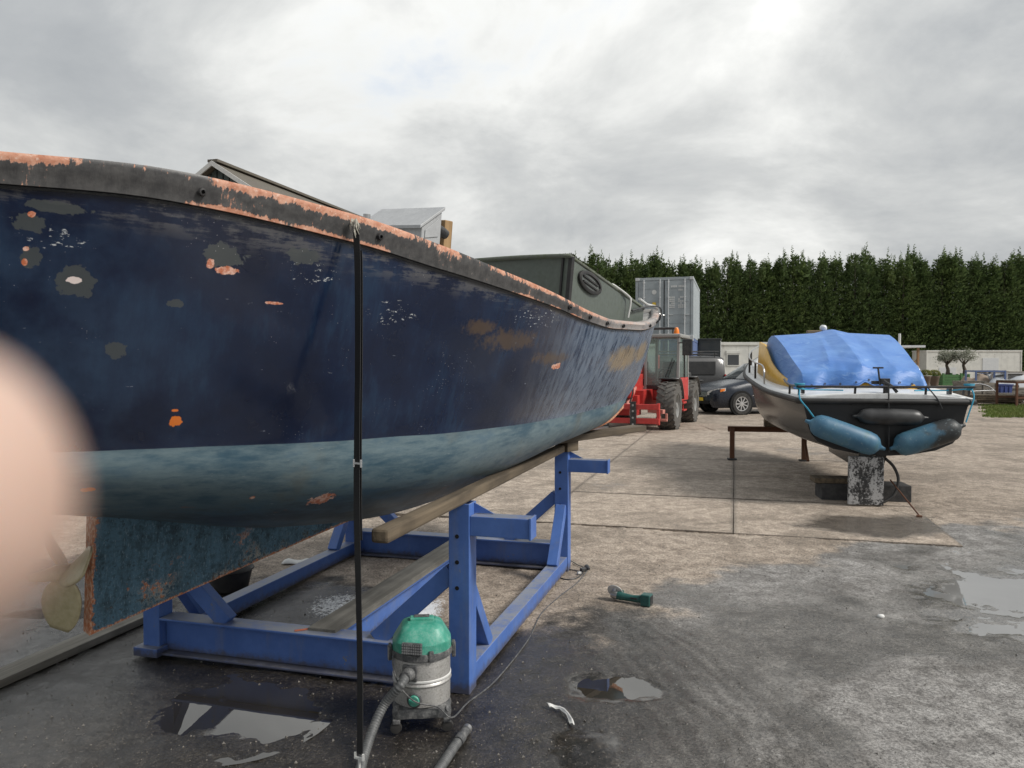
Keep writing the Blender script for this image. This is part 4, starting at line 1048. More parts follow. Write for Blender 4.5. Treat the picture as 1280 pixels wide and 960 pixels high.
trp = MB().grid(rows).build('tarpaulin', M['tarp'], b2, smooth=16, solid=.004)
MB().tube([Vector(p) + Vector((0, -.006, .0)) for p in rows[0]], .008, 6).build('hem', M['tarp'], trp, smooth='all')
for j in range(3, NX, 6): MB().lathe([(.006, 0), (.014, .001), (.014, .004), (.006, .004)], 10, Vector(rows[1][j]) + Vector((0, -.008, .012)), Matrix.Rotation(R(70), 3, 'X'), cap=False).build('eyelet', M['black_metal'], trp)
# stern rail
M['black_pipe'] = M['black_metal']
zt = 1.235 + .15
sr = [(-.95, .95, 1.45), (-.97, .5, zt + .01), (-.93, .08, zt), (-.8, -.01, zt), (.8, -.01, zt), (.95, .05, zt), (1.02, .4, zt)]
MB().tube(spline(sr, 6), .014, 8).build('stern_rail', M['black_pipe'], b2, smooth=40)
for x, y in ((-.93, .08), (-.97, .45), (-.32, -.008), (.0, -.008), (.45, -.008), (.93, .04), (1.0, .38)):
    MB().cyl((x, y + .02, 1.28), (x, y, zt), .014, 8).build('stanchion', M['black_pipe'], b2, smooth=40)
for x in (-.85, .8):
    MB().box((x, .28, 1.335), (.03, .1, .09)).build('cleat', M['black_plastic'], b2, bevel=.006)
mt = MB(); mt.box((.05, .16, 1.45), (.10, .08, .06)); mt.box((.0, .22, 1.43), (.16, .05, .04)); mt.cyl((.0, .16, 1.4), (-.02, .18, 1.6), .012, 8); mt.box((-.02, .18, 1.605), (.12, .02, .02)); mt.tube([(.02, .1, 1.45), (.10, .02, 1.38), (.14, .0, 1.32)], .02, 8); mt.box((.05, .1, 1.37), (.05, .08, .12))
mt.build('tiller_head', M['black_plastic'], b2, bevel=.004)
MB().tube(spline([(.03, -.06, 1.4), (.03, -.075, 1.0), (.035, -.08, .63)], 6), .009, 6).build('rudder_line', M['black_plastic'], b2)
MB().tube(spline([(.45, -.01, 1.4), (.55, -.07, 1.25), (.60, -.075, 1.14)], 6), .008, 6).build('rope', M['black_plastic'], b2)
M['blue_rope'] = paint('blue_rope', (0.03, 0.29, 0.44), .7, .2)
for sx in (-1, 1):
    k_ = MB()
    for q in range(5):
        k_.tube([(sx * .93 + .03 * math.cos(a) * (1 + .2 * q % 2), .05 + .03 * math.sin(a), zt - .03 + .015 * q) for a in [2 * math.pi * i / 12 for i in range(13)]], .009, 6)
    if sx > 0: k_.tube(spline([(.93, .02, zt), (.94, -.06, 1.28), (.88, -.09, 1.10), (.84, -.11, .99)], 6), .009, 6)
    else: k_.tube(spline([(-.93, .02, zt), (-.95, -.06, 1.25), (-.86, -.09, 1.12), (-.80, -.11, 1.03)], 6), .009, 6)
    k_.tube(spline([(sx * .93, .05, zt - .02), (sx * .8, .25, 1.34), (sx * .55, .3, 1.335), (sx * .4, .22, 1.335)], 6), .009, 6)
    k_.build('mooring_rope', M['blue_rope'], b2, smooth=40)
# side rail along the port deck
sr = [(-f2b(y) + .07, y, f2z(y) + .27) for y in (2.1, 2.8, 3.6, 4.6, 5.4)]
MB().tube(spline([(-f2b(2.0) + .07, 2.0, f2z(2.0) + .03)] + sr, 5), .012, 8).build('side_rail', M['steel'], b2, smooth=40)
for x, y, z in sr[1:4]: MB().cyl((x, y, z - .26), (x, y, z), .016, 8).build('stanchion', M['black_pipe'], b2, smooth=40)
sr = [(f2b(y) - .07, y, f2z(y) + .27) for y in (2.1, 2.8, 3.6, 4.6, 5.4)]
MB().tube(spline([(f2b(2.0) - .07, 2.0, f2z(2.0) + .03)] + sr, 5), .012, 8).build('side_rail', M['steel'], b2, smooth=40)
# lamp and knobs on top of the cover
MB().lathe([(.0, -.03), (.05, -.03), (.055, .02), (.03, .05), (.0, .055)], 16, (.06, 3.4, 2.22), Matrix.Rotation(R(100), 3, 'X'), cap=False).build('search_light', M['b2_white'], b2, smooth=40)
MB().box((-.08, 3.4, 2.16), (.22, .1, .05)).build('lamp_bracket', M['tan_wood'], b2, bevel=.01)
# fenders
def fender(p, q, r, mat, name, label=None):
    p, q = Vector(p), Vector(q); d = (q - p); Lf = d.length; d.normalize(); prof_ = []
    for t, f in ((-.10, .14), (-.07, .16), (-.03, .22), (0, .45), (.03, .72), (.09, .93), (.18, 1), (.5, 1.02), (.82, 1), (.91, .93), (.97, .72), (1, .45), (1.03, .22), (1.07, .16), (1.10, .14)):
        prof_.append((p + d * (Lf * t), r * f))
    o = MB().tube([a for a, _ in prof_], [b for _, b in prof_], 24).build(name, mat, None, smooth='all')
    return o
g = G('fender_blue')
fz = g.sep(g.obj())[2]
f1 = g.noise(5, 5, .6); f2 = g.noise(30, 4, .6)
c = g.mix(g.step(f1, .3, .7), (0.034, 0.115, 0.20), (0.07, 0.175, 0.26))
c = g.mix(g.math('MULTIPLY', g.step(f1, .52, .66), .5), c, (0.045, 0.11, 0.10))
c = g.mix(g.math('MULTIPLY', g.step(f2, .6, .68), .3), c, (0.3, 0.36, 0.38))
g.bsdf(c, .5, 0, g.bump(f2, .1, .003)); M['fender_blue'] = g.m
g = G('fender_scuffed')
f1 = g.noise(5, 5, .6); f2 = g.noise(30, 4, .6); fx = g.sep(g.obj())[0]
c = g.mix(g.step(f1, .3, .7), (0.034, 0.105, 0.17), (0.06, 0.15, 0.21))
c = g.mix(g.step(g.math('ADD', fx, g.math('MULTIPLY', g.math('SUBTRACT', f1, .5), 1.1)), 4.62, 4.86), c, (0.022, 0.026, 0.028))
c = g.mix(g.math('MULTIPLY', g.step(f2, .6, .68), .3), c, (0.3, 0.36, 0.38))
g.bsdf(c, .5, 0, g.bump(f2, .1, .003)); M['fender_scuffed'] = g.m
g = G('fender_black')
f1 = g.noise(6, 5, .6); f2 = g.noise(30, 4, .6)
c = g.mix(g.step(f1, .3, .7), (0.018, 0.018, 0.019), (0.05, 0.05, 0.05))
g.bsdf(c, .42, 0, g.bump(f2, .15, .003)); M['fender_black'] = g.m
M2 = Matrix.Translation(B2O) @ Matrix.Rotation(-H2, 4, 'Z')
tag(fender(M2 @ Vector((-.83, -.15, .965)), M2 @ Vector((-.10, -.15, .70)), .135, M['fender_blue'], 'fender'), 'plain blue fender slung on the port side of the covered boat stern', 'fender', 'fenders on the covered boat stern')
tag(fender(M2 @ Vector((.75, -.15, .94)), M2 @ Vector((.09, -.15, .70)), .135, M['fender_scuffed'], 'fender'), 'blue fender with scuffed dark end on the starboard side of the stern', 'fender', 'fenders on the covered boat stern')
tag(fender(M2 @ Vector((-.30, -.10, 1.045)), M2 @ Vector((.38, -.10, 1.035)), .095, M['fender_black'], 'fender'), 'black fender hung level across the transom above the two blue ones', 'fender', 'fenders on the covered boat stern')
# rudder, its hoop, and the blocks that carry the stern
g = G('rudder_flake')
r1 = g.noise(12, 7, .72, g.map(g.obj(), (1, 1, .6))); r2 = g.noise(45, 5, .7)
rs = g.math('ADD', g.math('MULTIPLY', r1, .6), g.math('MULTIPLY', r2, .4))
c = g.mix(g.step(rs, .46, .54), (0.025, 0.025, 0.026), (0.38, 0.38, 0.38))
g.bsdf(c, .7, 0, g.bump(rs, .6, .01)); M['rudder'] = g.m
ru = MB().box((-.22, -.10, .30), (.385, .05, .56)).build('rudder', M['rudder'], b2, bevel=.006)
MB().box((-.24, -.131, .26), (.055, .016, .13)).build('anode', M['rudder'], ru, bevel=.004)
MB().box((-.21, -.03, .60), (.16, .09, .10)).build('rudder_stock', M['b2_hull'], ru, bevel=.01)
MB().tube(spline([(.02, .0, .55), (.12, .02, .45), (.165, .0, .30), (.10, -.04, .12), (-.06, -.07, .03)], 6), .018, 8).build('rudder_hoop', M['rubber'], b2, smooth=60)
MB().prism([(.06, .60), (2.6, .60), (2.4, .36), (.5, .30), (.25, .33)], lambda y, z, d: (d, y, z), -.06, .06).build('skeg', M['b2_hull'], b2, bevel=.01)
M['dark_block'] = paint('dark_block', (0.035, 0.035, 0.036), .8, .5, (0.1, 0.095, 0.09), scale=6, bump=.5)
bk = thing('support_block', 'dark concrete block with a plank on top under the covered boat skeg', 'block', M2 @ Vector((-.12, .42, 0)), -H2)
MB().box((0, 0, .10), (1.02, .36, .20)).build('block', M['dark_block'], bk, bevel=.01)
MB().box((-.28, .0, .231), (.60, .30, .06)).build('plank', M['brown_wood'], bk, bevel=.006)
MB().box((.12, .0, .255), (.16, .28, .11)).build('chock', M['brown_wood'], bk, bevel=.006)
# rusty trestle
tf = gpt(915, 575); ts = thing('steel_trestle', 'rusty steel trestle standing under the port bilge of the covered boat', 'trestle', (tf.x, tf.y, 0), -H2)
MB().box((.98, 0, .575), (2.1, .10, .012)).box((.98, .045, .53), (2.1, .01, .09)).build('angle_beam', M['rust'], ts)
for x in (.0, 1.18, 1.96):
    lg = MB().beam((x, 0, .03), (x, 0, .569), .075, .075, (0, 1, 0)).build('leg', M['rust'], ts, bevel=.004)
    MB().box((x, 0, .016), (.15, .15, .03)).build('foot', M['dark_block'], lg, bevel=.003)
MB().beam((1.18, 0, .40), (1.18, -.32, .05), .04, .04).build('stay', M['rust'], ts)
MB().box((.75, .0, .66), (.45, .12, .145)).build('packing', M['brown_wood'], ts, bevel=.006)
# thin dark wand lying behind the rudder
a_, b_ = gpt(1113, 600, .28), gpt(1150, 647)
rd = thing('iron_bar', 'thin dark bar leaning from the rudder hoop to the wet slab', 'bar', (b_.x, b_.y, 0))
MB().tube([Vector((0, 0, .012)), a_ - Vector((b_.x, b_.y, 0))], .009, 6).cyl((-.03, .02, .012), (.02, -.01, .012), .014, 8).build('rod', M['rust'], rd)
# ------------------------------------------------------------------ vehicles
M['tyre'] = paint('tyre', (0.022, 0.022, 0.022), .8, .6, (0.10, 0.09, 0.075), scale=4)
M['dusty_tyre'] = paint('dusty_tyre', (0.07, 0.067, 0.062), .85, .7, (0.17, 0.155, 0.135), scale=4)
M['rim'] = paint('rim', (0.55, 0.55, 0.55), .3, .35, (0.2, 0.19, 0.17), scale=6, metal=.6)
M['carglass'] = glass('car_glass', (0.012, 0.016, 0.018), .03)
M['redlens'] = paint('red_lens', (0.45, 0.012, 0.015), .2, .1)
M['amber'] = paint('amber_lens', (0.85, 0.22, 0.02), .25, .1)
M['headlamp'] = paint('headlamp', (0.62, 0.62, 0.60), .12, .1)
M['chrome'] = paint('chrome', (0.7, 0.7, 0.7), .15, .1, metal=1)
M['plate_yellow'] = paint('plate_yellow', (0.75, 0.52, 0.03), .4, .1)
def wheel(parent, x, y, r, w, side, spokes=9, name='wheel', tyre='tyre', rimmat='rim', rim_f=.66):
    m = Matrix.Rotation(R(90) * side, 3, 'Y')
    t = MB().lathe([(r * rim_f, -w / 2), (r * .93, -w / 2), (r, -w * .34), (r, w * .34), (r * .93, w / 2), (r * rim_f, w / 2), (r * (rim_f - .03), w * .3), (r * (rim_f - .03), -w * .3), (r * rim_f, -w / 2)], 36, (x, y, r), m, cap=False).build(name, M[tyre], parent, smooth=40)
    rm = MB().lathe([(r * rim_f, w * .46), (r * (rim_f - .04), w * .46), (r * (rim_f - .08), w * .30), (r * (rim_f - .10), w * .12), (0.001, w * .10)], 30, (x, y, r), m, cap=False).build('rim', M['dark_hole'] if spokes else M[rimmat], t, smooth=40)
    for k in range(spokes):
        a = 2 * math.pi * k / spokes
        d = Vector((0, math.cos(a), math.sin(a))); c0 = Vector((x + side * w * .38, y, r))
        MB().beam(c0 + d * r * .08, c0 + d * r * (rim_f - .03), r * .10, w * .12, (1, 0, 0)).build('spoke', M[rimmat], t)
    MB().lathe([(r * .14, w * .30), (r * .13, w * .45), (0.001, w * .46)], 14, (x, y, r), m, cap=False).build('hub', M[rimmat], t, smooth=40)
    if spokes: MB().lathe([(r * (rim_f), w * .44), (r * (rim_f - .01), w * .48), (r * (rim_f - .07), w * .47), (r * (rim_f - .09), w * .3)], 36, (x, y, r), m, cap=False).build('rim_ring', M[rimmat], t, smooth=40)
    return t
def car(name, label, cat, loc, rotz, st, body, wheels, wins, wr, group=None, ww=.21):
    """st: list of (y, z_sill, z_belt, z_top, half width, roof half width); y forward. wins: (i0, i1, side kind)"""
    t = thing(name, label, cat, loc, rotz)
    rings = []
    for (y, zs, zb, zt, w, wr_) in st:
        h = [(w * .90, zs), (w * .985, zs + .10), (w, zs + (zb - zs) * .45), (w * .995, zs + (zb - zs) * .75), (w * .965, zb), (wr_ + (w * .965 - wr_) * .06, zt - (zt - zb) * .14), (wr_ * .90, zt - (zt - zb) * .02), (wr_ * .45, zt + .012), (0, zt + .018)]
        rings.append([(x, y, z) for x, z in h] + [(-x, y, z) for x, z in reversed(h[:-1])])
    mb = MB(); mb.ring_loft(rings, cap=True, closed=False)
    n = len(rings[0])
    mb.f.append(tuple(range(n))); mb.f.append(tuple((len(st) - 1) * n + i for i in range(n)))
    bo = mb.build('body', body, t, smooth=50)
    for sg in (1, -1):
        for yy in [st[5][0] - .15, (st[6][0] + st[7][0]) / 2, st[7][0] - .1][:2]:
            MB().box((sg * st[6][4] * 1.0, yy, (st[6][1] + st[6][2]) / 2 + .05), (.006, .012, (st[6][2] - st[6][1]) * .9)).build('door_gap', M['dark_hole'], t)
            MB().box((sg * st[6][4] * 1.0, yy - .16, st[6][2] - .12), (.03, .16, .03)).build('door_handle', M['chrome'], t, bevel=.006)
    for (i0, i1, kind, ins0, ins1) in wins:
        a, b = rings[i0], rings[i1]
        def L(p, q, s): return Vector(p).lerp(Vector(q), s)
        if kind in ('L', 'R'):
            idx = (4, 5) if kind == 'R' else (n - 5, n - 6); sg = 1 if kind == 'R' else -1
            q = [L(a[idx[0]], a[idx[1]], .06), L(b[idx[0]], b[idx[1]], .06), L(b[idx[0]], b[idx[1]], .92), L(a[idx[0]], a[idx[1]], .92)]
            q0 = q[0].lerp(q[1], ins0); q1 = q[0].lerp(q[1], 1 - ins1); q2 = q[3].lerp(q[2], 1 - ins1); q3 = q[3].lerp(q[2], ins0)
            off = Vector((sg * .006, 0, .003))
            m_ = MB(); m_.v = [tuple(p + off) for p in (q0, q1, q2, q3)]; m_.f = [(0, 1, 2, 3)]
        else:                                             # front or rear screen: spans the section between two stations
            m_ = MB(); ks = list(range(5, n - 5)); up_ = Vector((0, .008 if kind == 'F' else -.008, .006))
            rows_ = []
            for k in range(5):
                s_ = ins0 + (1 - ins0 - ins1) * k / 4
                rows_.append([L(a[q], b[q], s_) + up_ for q in ks])
            m_.grid(rows_)
        m_.build('window', M['carglass'], t, smooth='all')
    for (x, y) in wheels:
        side = 1 if x > 0 else -1
        MB().lathe([(wr * 1.16, -.10), (wr * 1.16, .004), (0.001, .004)], 32, (x + side * (ww / 2 - .012), y, wr * 1.02), Matrix.Rotation(R(90) * side, 3, 'Y'), cap=False).build('wheel_arch', M['dark_hole'], t, smooth=40)
        wheel(t, x + side * .012, y, wr, ww, side)
    return t
M['mini_paint'] = paint('slate_paint', (0.011, 0.016, 0.027), .28, .05, (0.06, 0.055, 0.05), coat=.25, bump=.02)
MW = .97
mv_st = [(2.46, .38, .70, .72, .70, .55), (2.42, .24, .78, .80, .82, .64), (2.25, .22, .86, .90, .93, .74), (1.75, .22, .93, 1.02, MW, .78), (1.28, .22, .98, 1.10, MW, .80), (.42, .22, 1.02, 1.66, MW, .70), (.05, .22, 1.03, 1.74, MW, .72), (-.85, .22, 1.05, 1.76, MW, .73), (-1.75, .22, 1.07, 1.74, MW, .72), (-2.25, .24, 1.08, 1.68, MW * .99, .70), (-2.52, .30, 1.06, 1.10, MW * .95, .74), (-2.58, .34, .80, .84, MW * .9, .70)]
wm = Vector((7.42, 25.2, 0))                             # front left wheel in the photograph
a_m = R(106)
mv = car('minivan', 'dark slate minivan with multi-spoke wheels parked behind the covered boat', 'car', (0, 0, 0), a_m, mv_st, M['mini_paint'],
         [(.93, 1.52), (-.93, 1.52), (.93, -1.55), (-.93, -1.55)],
         [(4, 5, 'F', .08, .05), (8, 9, 'X', .1, .1), (5, 6, 'L', .15, .0), (6, 7, 'L', .05, .05), (7, 8, 'L', .05, .05), (8, 9, 'L', .05, .2), (5, 6, 'R', .15, .0), (6, 7, 'R', .05, .05), (7, 8, 'R', .05, .05)], .36)
off = Matrix.Rotation(a_m, 3, 'Z') @ Vector((.93, 1.52, 0))
# the side towards us is the one on the right hand of +x after turning
offL = Matrix.Rotation(a_m, 3, 'Z') @ Vector((-.93, 1.52, 0))
use = offL if offL.y < off.y else off
mv.location = wm - use
sgn = -1 if use is offL else 1
MB().box((0, 2.468, .66), (.95, .02, .15)).build('grille', M['chrome'], mv, bevel=.005)
for k in range(5): MB().box((0, 2.48, .605 + .027 * k), (.92, .006, .008)).build('grille_bar', M['dark_hole'], mv)
MB().box((0, 2.472, .40), (1.2, .02, .12)).build('bumper_intake', M['dark_hole'], mv, bevel=.005)
MB().box((0, 2.49, .49), (.52, .012, .11)).build('number_plate', M['plate_yellow'], mv, bevel=.003)
for s_ in (-1, 1):
    hl_ = MB().grid([[(s_ * x, y, z) for z in (z0, (z0 + z1) / 2, z1)] for x, y, z0, z1 in ((.50, 2.475, .64, .74), (.66, 2.45, .64, .79), (.80, 2.385, .66, .83), (.89, 2.27, .70, .865), (.945, 2.06, .78, .88))]).build('headlight', M['headlamp'], mv, smooth='all')
    MB().grid([[(s_ * x, y, z) for z in (z0, z1)] for x, y, z0, z1 in ((.925, 2.25, .74, .83), (.952, 2.17, .77, .845), (.958, 2.10, .79, .855))]).build('indicator', M['amber'], hl_)
    MB().box((s_ * 1.04, .62, 1.10), (.17, .10, .14)).build('mirror', M['mini_paint'], mv, bevel=.03)
    MB().box((s_ * .975, -.4, .62), (.012, 3.0, .02)).build('side_trim', M['chrome'], mv)
    MB().box((s_ * .93, -2.42, .9), (.06, .12, .3)).build('tail_light', M['redlens'], mv, bevel=.01)
# dark delivery van
M['van_paint'] = paint('van_paint', (0.020, 0.021, 0.023), .5, .25, (0.07, 0.065, 0.06), coat=.3, bump=.03)
vw = .95
van_st = [(2.45, .40, .70, .74, .74, .6), (2.40, .26, .86, .90, .86, .68), (2.1, .24, 1.02, 1.08, .93, .76), (1.55, .24, 1.10, 1.22, vw, .80), (.85, .24, 1.14, 1.84, vw, .76), (.5, .24, 1.15, 1.92, vw, .78), (-.6, .24, 1.15, 1.95, vw, .80), (-2.0, .24, 1.15, 1.95, vw, .80), (-2.35, .26, 1.15, 1.93, vw, .79), (-2.45, .30, 1.13, 1.88, vw * .98, .78)]
vr = dpt(905, 471, 29.5)
a_v = R(98)
rearL = Matrix.Rotation(a_v, 3, 'Z') @ Vector((.9, -2.40, 0)); rearR = Matrix.Rotation(a_v, 3, 'Z') @ Vector((-.9, -2.40, 0))
usev = rearL if rearL.y < rearR.y else rearR
van = car('delivery_van', 'charcoal panel van with a roof rack beyond the telehandler', 'van', (vr.x - usev.x, vr.y - usev.y, 0), a_v, van_st, M['van_paint'],
          [(.9, 1.5), (-.9, 1.5), (.9, -1.5), (-.9, -1.5)],
          [(3, 4, 'F', .08, .05), (4, 5, 'L', .1, .05), (5, 6, 'L', .05, .4), (4, 5, 'R', .1, .05), (5, 6, 'R', .05, .4)], .34)
for s_ in (-1, 1):
    MB().box((s_ * .925, -2.44, 1.05), (.07, .05, .42)).build('tail_light', M['redlens'], van, bevel=.008)
    MB().box((s_ * .93, -1.2, 1.5), (.012, 1.7, .5)).build('side_panel', M['van_paint'], van, bevel=.02)
    MB().tube([(s_ * .72, .5, 2.02), (s_ * .72, -2.2, 2.02)], .02, 8).build('rack_rail', M['black_metal'], van)
    MB().tube([(s_ * .74, .5, 2.13), (s_ * .74, -2.25, 2.13)], .014, 8).build('rack_rail', M['black_metal'], van)
    for y in (.4, -.9, -2.1): MB().cyl((s_ * .73, y, 1.9), (s_ * .74, y, 2.13), .016, 8).build('rack_foot', M['black_metal'], van)
for k in range(6): MB().tube([(-.72, .4 - .5 * k, 2.03), (.72, .4 - .5 * k, 2.03)], .014, 8).build('rack_bar', M['black_metal'], van)

# telehandler
M['th_red'] = paint('machine_red', (0.48, 0.035, 0.03), .42, .25, (0.22, 0.10, 0.08), scale=2.5)
M['th_pink'] = paint('faded_red', (0.50, 0.20, 0.16), .6, .4, (0.3, 0.2, 0.17), scale=3)
M['th_black'] = paint('machine_black', (0.022, 0.022, 0.023), .3, .35, (0.12, 0.11, 0.10), scale=3)
M['th_grey'] = paint('machine_grey', (0.30, 0.30, 0.29), .4, .4, (0.16, 0.15, 0.13), scale=3)
g = G('cab_glass')
tb_ = g.n('ShaderNodeBsdfTransparent'); tb_.inputs[0].default_value = (.72, .84, .80, 1); gb = g.n('ShaderNodeBsdfGlossy'); gb.inputs['Roughness'].default_value = .03
lw = g.n('ShaderNodeFresnel'); lw.inputs[0].default_value = 1.5
df = g.n('ShaderNodeBsdfDiffuse'); df.inputs[0].default_value = (.52, .64, .58, 1)  # pale diffuse share paints in the bright sky seen in the panes
mx1 = g.n('ShaderNodeMixShader'); mx1.inputs[0].default_value = .26; g.l.new(tb_.outputs[0], mx1.inputs[1]); g.l.new(df.outputs[0], mx1.inputs[2])
mx2 = g.n('ShaderNodeMixShader'); g.l.new(lw.outputs[0], mx2.inputs[0]); g.l.new(mx1.outputs[0], mx2.inputs[1]); g.l.new(gb.outputs[0], mx2.inputs[2])
g.l.new(mx2.outputs[0], g.out.inputs[0]); M['cab_glass'] = g.m
th = thing('telehandler', 'red telehandler with glazed cab, big lugged tyres and a fork carriage', 'forklift', (3.63, 21.26, 0), R(157.7))
def tp(name, mb_, mat, bevel=.01, smooth=False, parent=None): return mb_.build(name, M[mat], parent or th, bevel=bevel, smooth=smooth)
tp('chassis', MB().box((.1, -.3, .78), (1.0, 4.3, .42)).box((.1, 1.9, .62), (.8, .4, .5)), 'th_red')
tp('engine_bay', MB().box((.72, -.4, 1.12), (.62, 1.7, .62)), 'th_red', .04)
tp('counterweight', MB().box((0, -2.35, 1.0), (1.7, .4, .8)), 'th_black', .05)
for x, s_ in ((-.95, -1), (.95, 1)):
    for y in (1.4, -1.4):
        r, w = .60, .44
        t = wheel(th, x, y, r, w, s_, spokes=0, tyre='dusty_tyre', rimmat='th_grey', rim_f=.52)
        tr_ = MB()
        for k in range(22):
            for q, sd in ((0, -1), (.5, 1)):
                a = 2 * math.pi * (k + q) / 22
                d0 = Vector((0, math.cos(a), math.sin(a))); a2 = a + .26; d1 = Vector((0, math.cos(a2), math.sin(a2)))
                c0 = Vector((x, y, r))
                tr_.beam(c0 + d0 * (r + .006) + Vector((sd * .01, 0, 0)), c0 + d1 * (r - .015) + Vector((sd * w * .49, 0, 0)), .045, .05, d0)
        tr_.build('tread', M['dusty_tyre'], t)
        fd = MB()
        rowsf = []
        for k in range(9):
            a = R(78 + 90 * k / 8); rowsf.append([(x + e * .26, y + (r + .09) * math.cos(a), r + (r + .09) * math.sin(a)) for e in (-1, 1)])
        fd.grid(rowsf); fd.build('mudguard', M['th_black'], th, solid=.03, smooth='all')
# cab
cx0, cx1, cy0, cy1, zb, zt2 = -1.05, -.20, -.65, .78, 1.02, 2.36
def cabpt(x, y, z): return Vector((x, y - (.10 * (z - zb) / (zt2 - zb) if y > 0 else 0), z))
for x in (cx0, cx1):
    for y in (cy0, cy1): tp('cab_pillar', MB().beam(cabpt(x, y, zb - .25), cabpt(x, y, zt2), .07, .07, (0, 1, 0)), 'th_grey')
tp('cab_roof', MB().box(((cx0 + cx1) / 2, .02, zt2 + .03), (.98, 1.5, .10)), 'th_grey', .03)
tp('cab_sill', MB().beam(cabpt(cx0, cy1, zb + .02), cabpt(cx1, cy1, zb + .02), .06, .12), 'th_black')
tp('cab_floor', MB().box(((cx0 + cx1) / 2, .05, .85), (.9, 1.45, .3)), 'th_red', .03)
def pane(name, pts):
    m_ = MB(); m_.v = [tuple(p) for p in pts]; m_.f = [(0, 1, 2, 3)]; m_.build(name, M['cab_glass'], th)
pane('windscreen', [cabpt(cx0 + .03, cy1 + .01, zb + .06), cabpt(cx1 - .03, cy1 + .01, zb + .06), cabpt(cx1 - .03, cy1 + .01, zt2 - .03), cabpt(cx0 + .03, cy1 + .01, zt2 - .03)])
pane('side_window', [cabpt(cx0 - .01, cy0, 1.30), cabpt(cx0 - .01, cy1, 1.30), cabpt(cx0 - .01, cy1, zt2 - .03), cabpt(cx0 - .01, cy0, zt2 - .03)])
pane('side_window', [cabpt(cx1, cy0, 1.30), cabpt(cx1, cy1, 1.30), cabpt(cx1, cy1, zt2 - .03), cabpt(cx1, cy0, zt2 - .03)])
pane('rear_window', [cabpt(cx0, cy0 - .01, 1.25), cabpt(cx1, cy0 - .01, 1.25), cabpt(cx1, cy0 - .01, zt2 - .03), cabpt(cx0, cy0 - .01, zt2 - .03)])
tp('cab_door', MB().box((cx0 - .015, .05, .98), (.05, 1.3, .62)), 'th_red', .02)
tp('door_frame', MB().beam((cx0 - .02, -.05, 1.28), (cx0 - .02, -.05, 2.3), .05, .05, (0, 1, 0)), 'th_black')
tp('seat', MB().box((-.62, -.3, 1.1), (.45, .45, .14)).box((-.62, -.5, 1.42), (.42, .12, .6)), 'th_black', .03)
tp('steering_wheel', MB().tube([(-.62 + .17 * math.cos(a), .22 + .08 * math.sin(a), 1.38 + .14 * math.sin(a)) for a in [2 * math.pi * k / 16 for k in range(17)]], .018, 8).cyl((-.62, .22, 1.38), (-.62, .42, 1.05), .03, 8), 'th_black', 0)
tp('dashboard', MB().box((-.62, .52, 1.12), (.75, .2, .16)), 'th_black', .03)
tp('wiper', MB().beam(cabpt(-.72, cy1 + .03, 1.12), cabpt(-.95, cy1 + .03, 1.75), .018, .018).beam(cabpt(-.66, cy1 + .03, 1.12), cabpt(-.90, cy1 + .03, 1.80), .018, .018), 'th_black', 0)
tp('mirror', MB().box((-1.30, .86, 2.08), (.25, .06, .42)).beam((-1.05, .75, 2.2), (-1.3, .85, 2.2), .03, .03), 'th_black', .02)
tp('work_lamp', MB().box((-.95, .93, 1.22), (.16, .1, .13)), 'headlamp', .01)
tp('indicator', MB().box((-1.05, .93, 1.22), (.05, .1, .13)), 'amber', .005)
tp('roof_lamp', MB().lathe([(.08, 0), (.07, .05), (.06, .12), (.035, .17), (.0, .18)], 14, (-.95, .45, zt2 + .08), cap=False), 'amber', 0, 40)
tp('roof_guard', MB().tube([(-.95, .72, zt2 + .22), (-.3, .72, zt2 + .22), (.25, .6, zt2 + .22)], .035, 8).cyl((-.9, .7, zt2 + .05), (-.9, .7, zt2 + .22), .02, 8).cyl((-.35, .7, zt2 + .05), (-.35, .7, zt2 + .22), .02, 8), 'th_black', 0)
# boom, head and carriage
tp('boom', MB().beam((.18, -2.1, 1.72), (.18, 1.75, 1.22), .34, .40), 'th_red', .02)
tp('boom_cheek', MB().box((-.14, 1.35, 1.12), (.05, .9, .55)).box((.02, 1.2, 1.50), (.3, .7, .16)), 'th_red', .02)
tp('inner_boom', MB().beam((.18, 1.75, 1.22), (.18, 2.12, 1.17), .26, .30), 'th_grey', .015)
tp('boom_head', MB().beam((.18, 2.08, 1.18), (.12, 2.52, .62), .30, .34).box((-.02, 2.2, .95), (.36, .35, .28)), 'th_red', .03)
tp('tilt_ram', MB().cyl((-.12, 1.7, 1.05), (-.1, 2.45, .60), .07, 12).cyl((.4, 1.7, 1.05), (.38, 2.45, .60), .07, 12), 'th_pink', 0, 40)
tp('hydraulic_hoses', MB().tube(spline([(.0, 1.6, 1.3), (-.1, 2.1, 1.35), (-.25, 2.4, 1.0), (-.2, 2.5, .7)], 5), .022, 6).tube(spline([(.05, 1.6, 1.3), (0, 2.15, 1.42), (-.15, 2.5, 1.05), (-.1, 2.52, .7)], 5), .022, 6), 'th_black', 0, 40)
for z in (.28, .62): tp('carriage_bar', MB().box((0, 2.62, z), (1.9, .10, .13)), 'th_red', .01)
for x in (-.92, -.35, .35, .92): tp('carriage_upright', MB().box((x, 2.60, .45), (.07, .08, .52)), 'th_red', .008)
tp('carriage_plate', MB().box((-.3, 2.56, .46), (.16, .06, .2)), 'headlamp', .01)
tp('stabiliser', MB().beam((-.62, 2.3, .52), (-1.02, 2.42, .50), .12, .10).box((-1.0, 2.42, .30), (.2, .1, .06)).beam((-.92, 2.42, .46), (-.92, 2.42, .3), .05, .05, (0, 1, 0)).beam((-1.08, 2.42, .46), (-1.08, 2.42, .3), .05, .05, (0, 1, 0)), 'th_pink', .008)
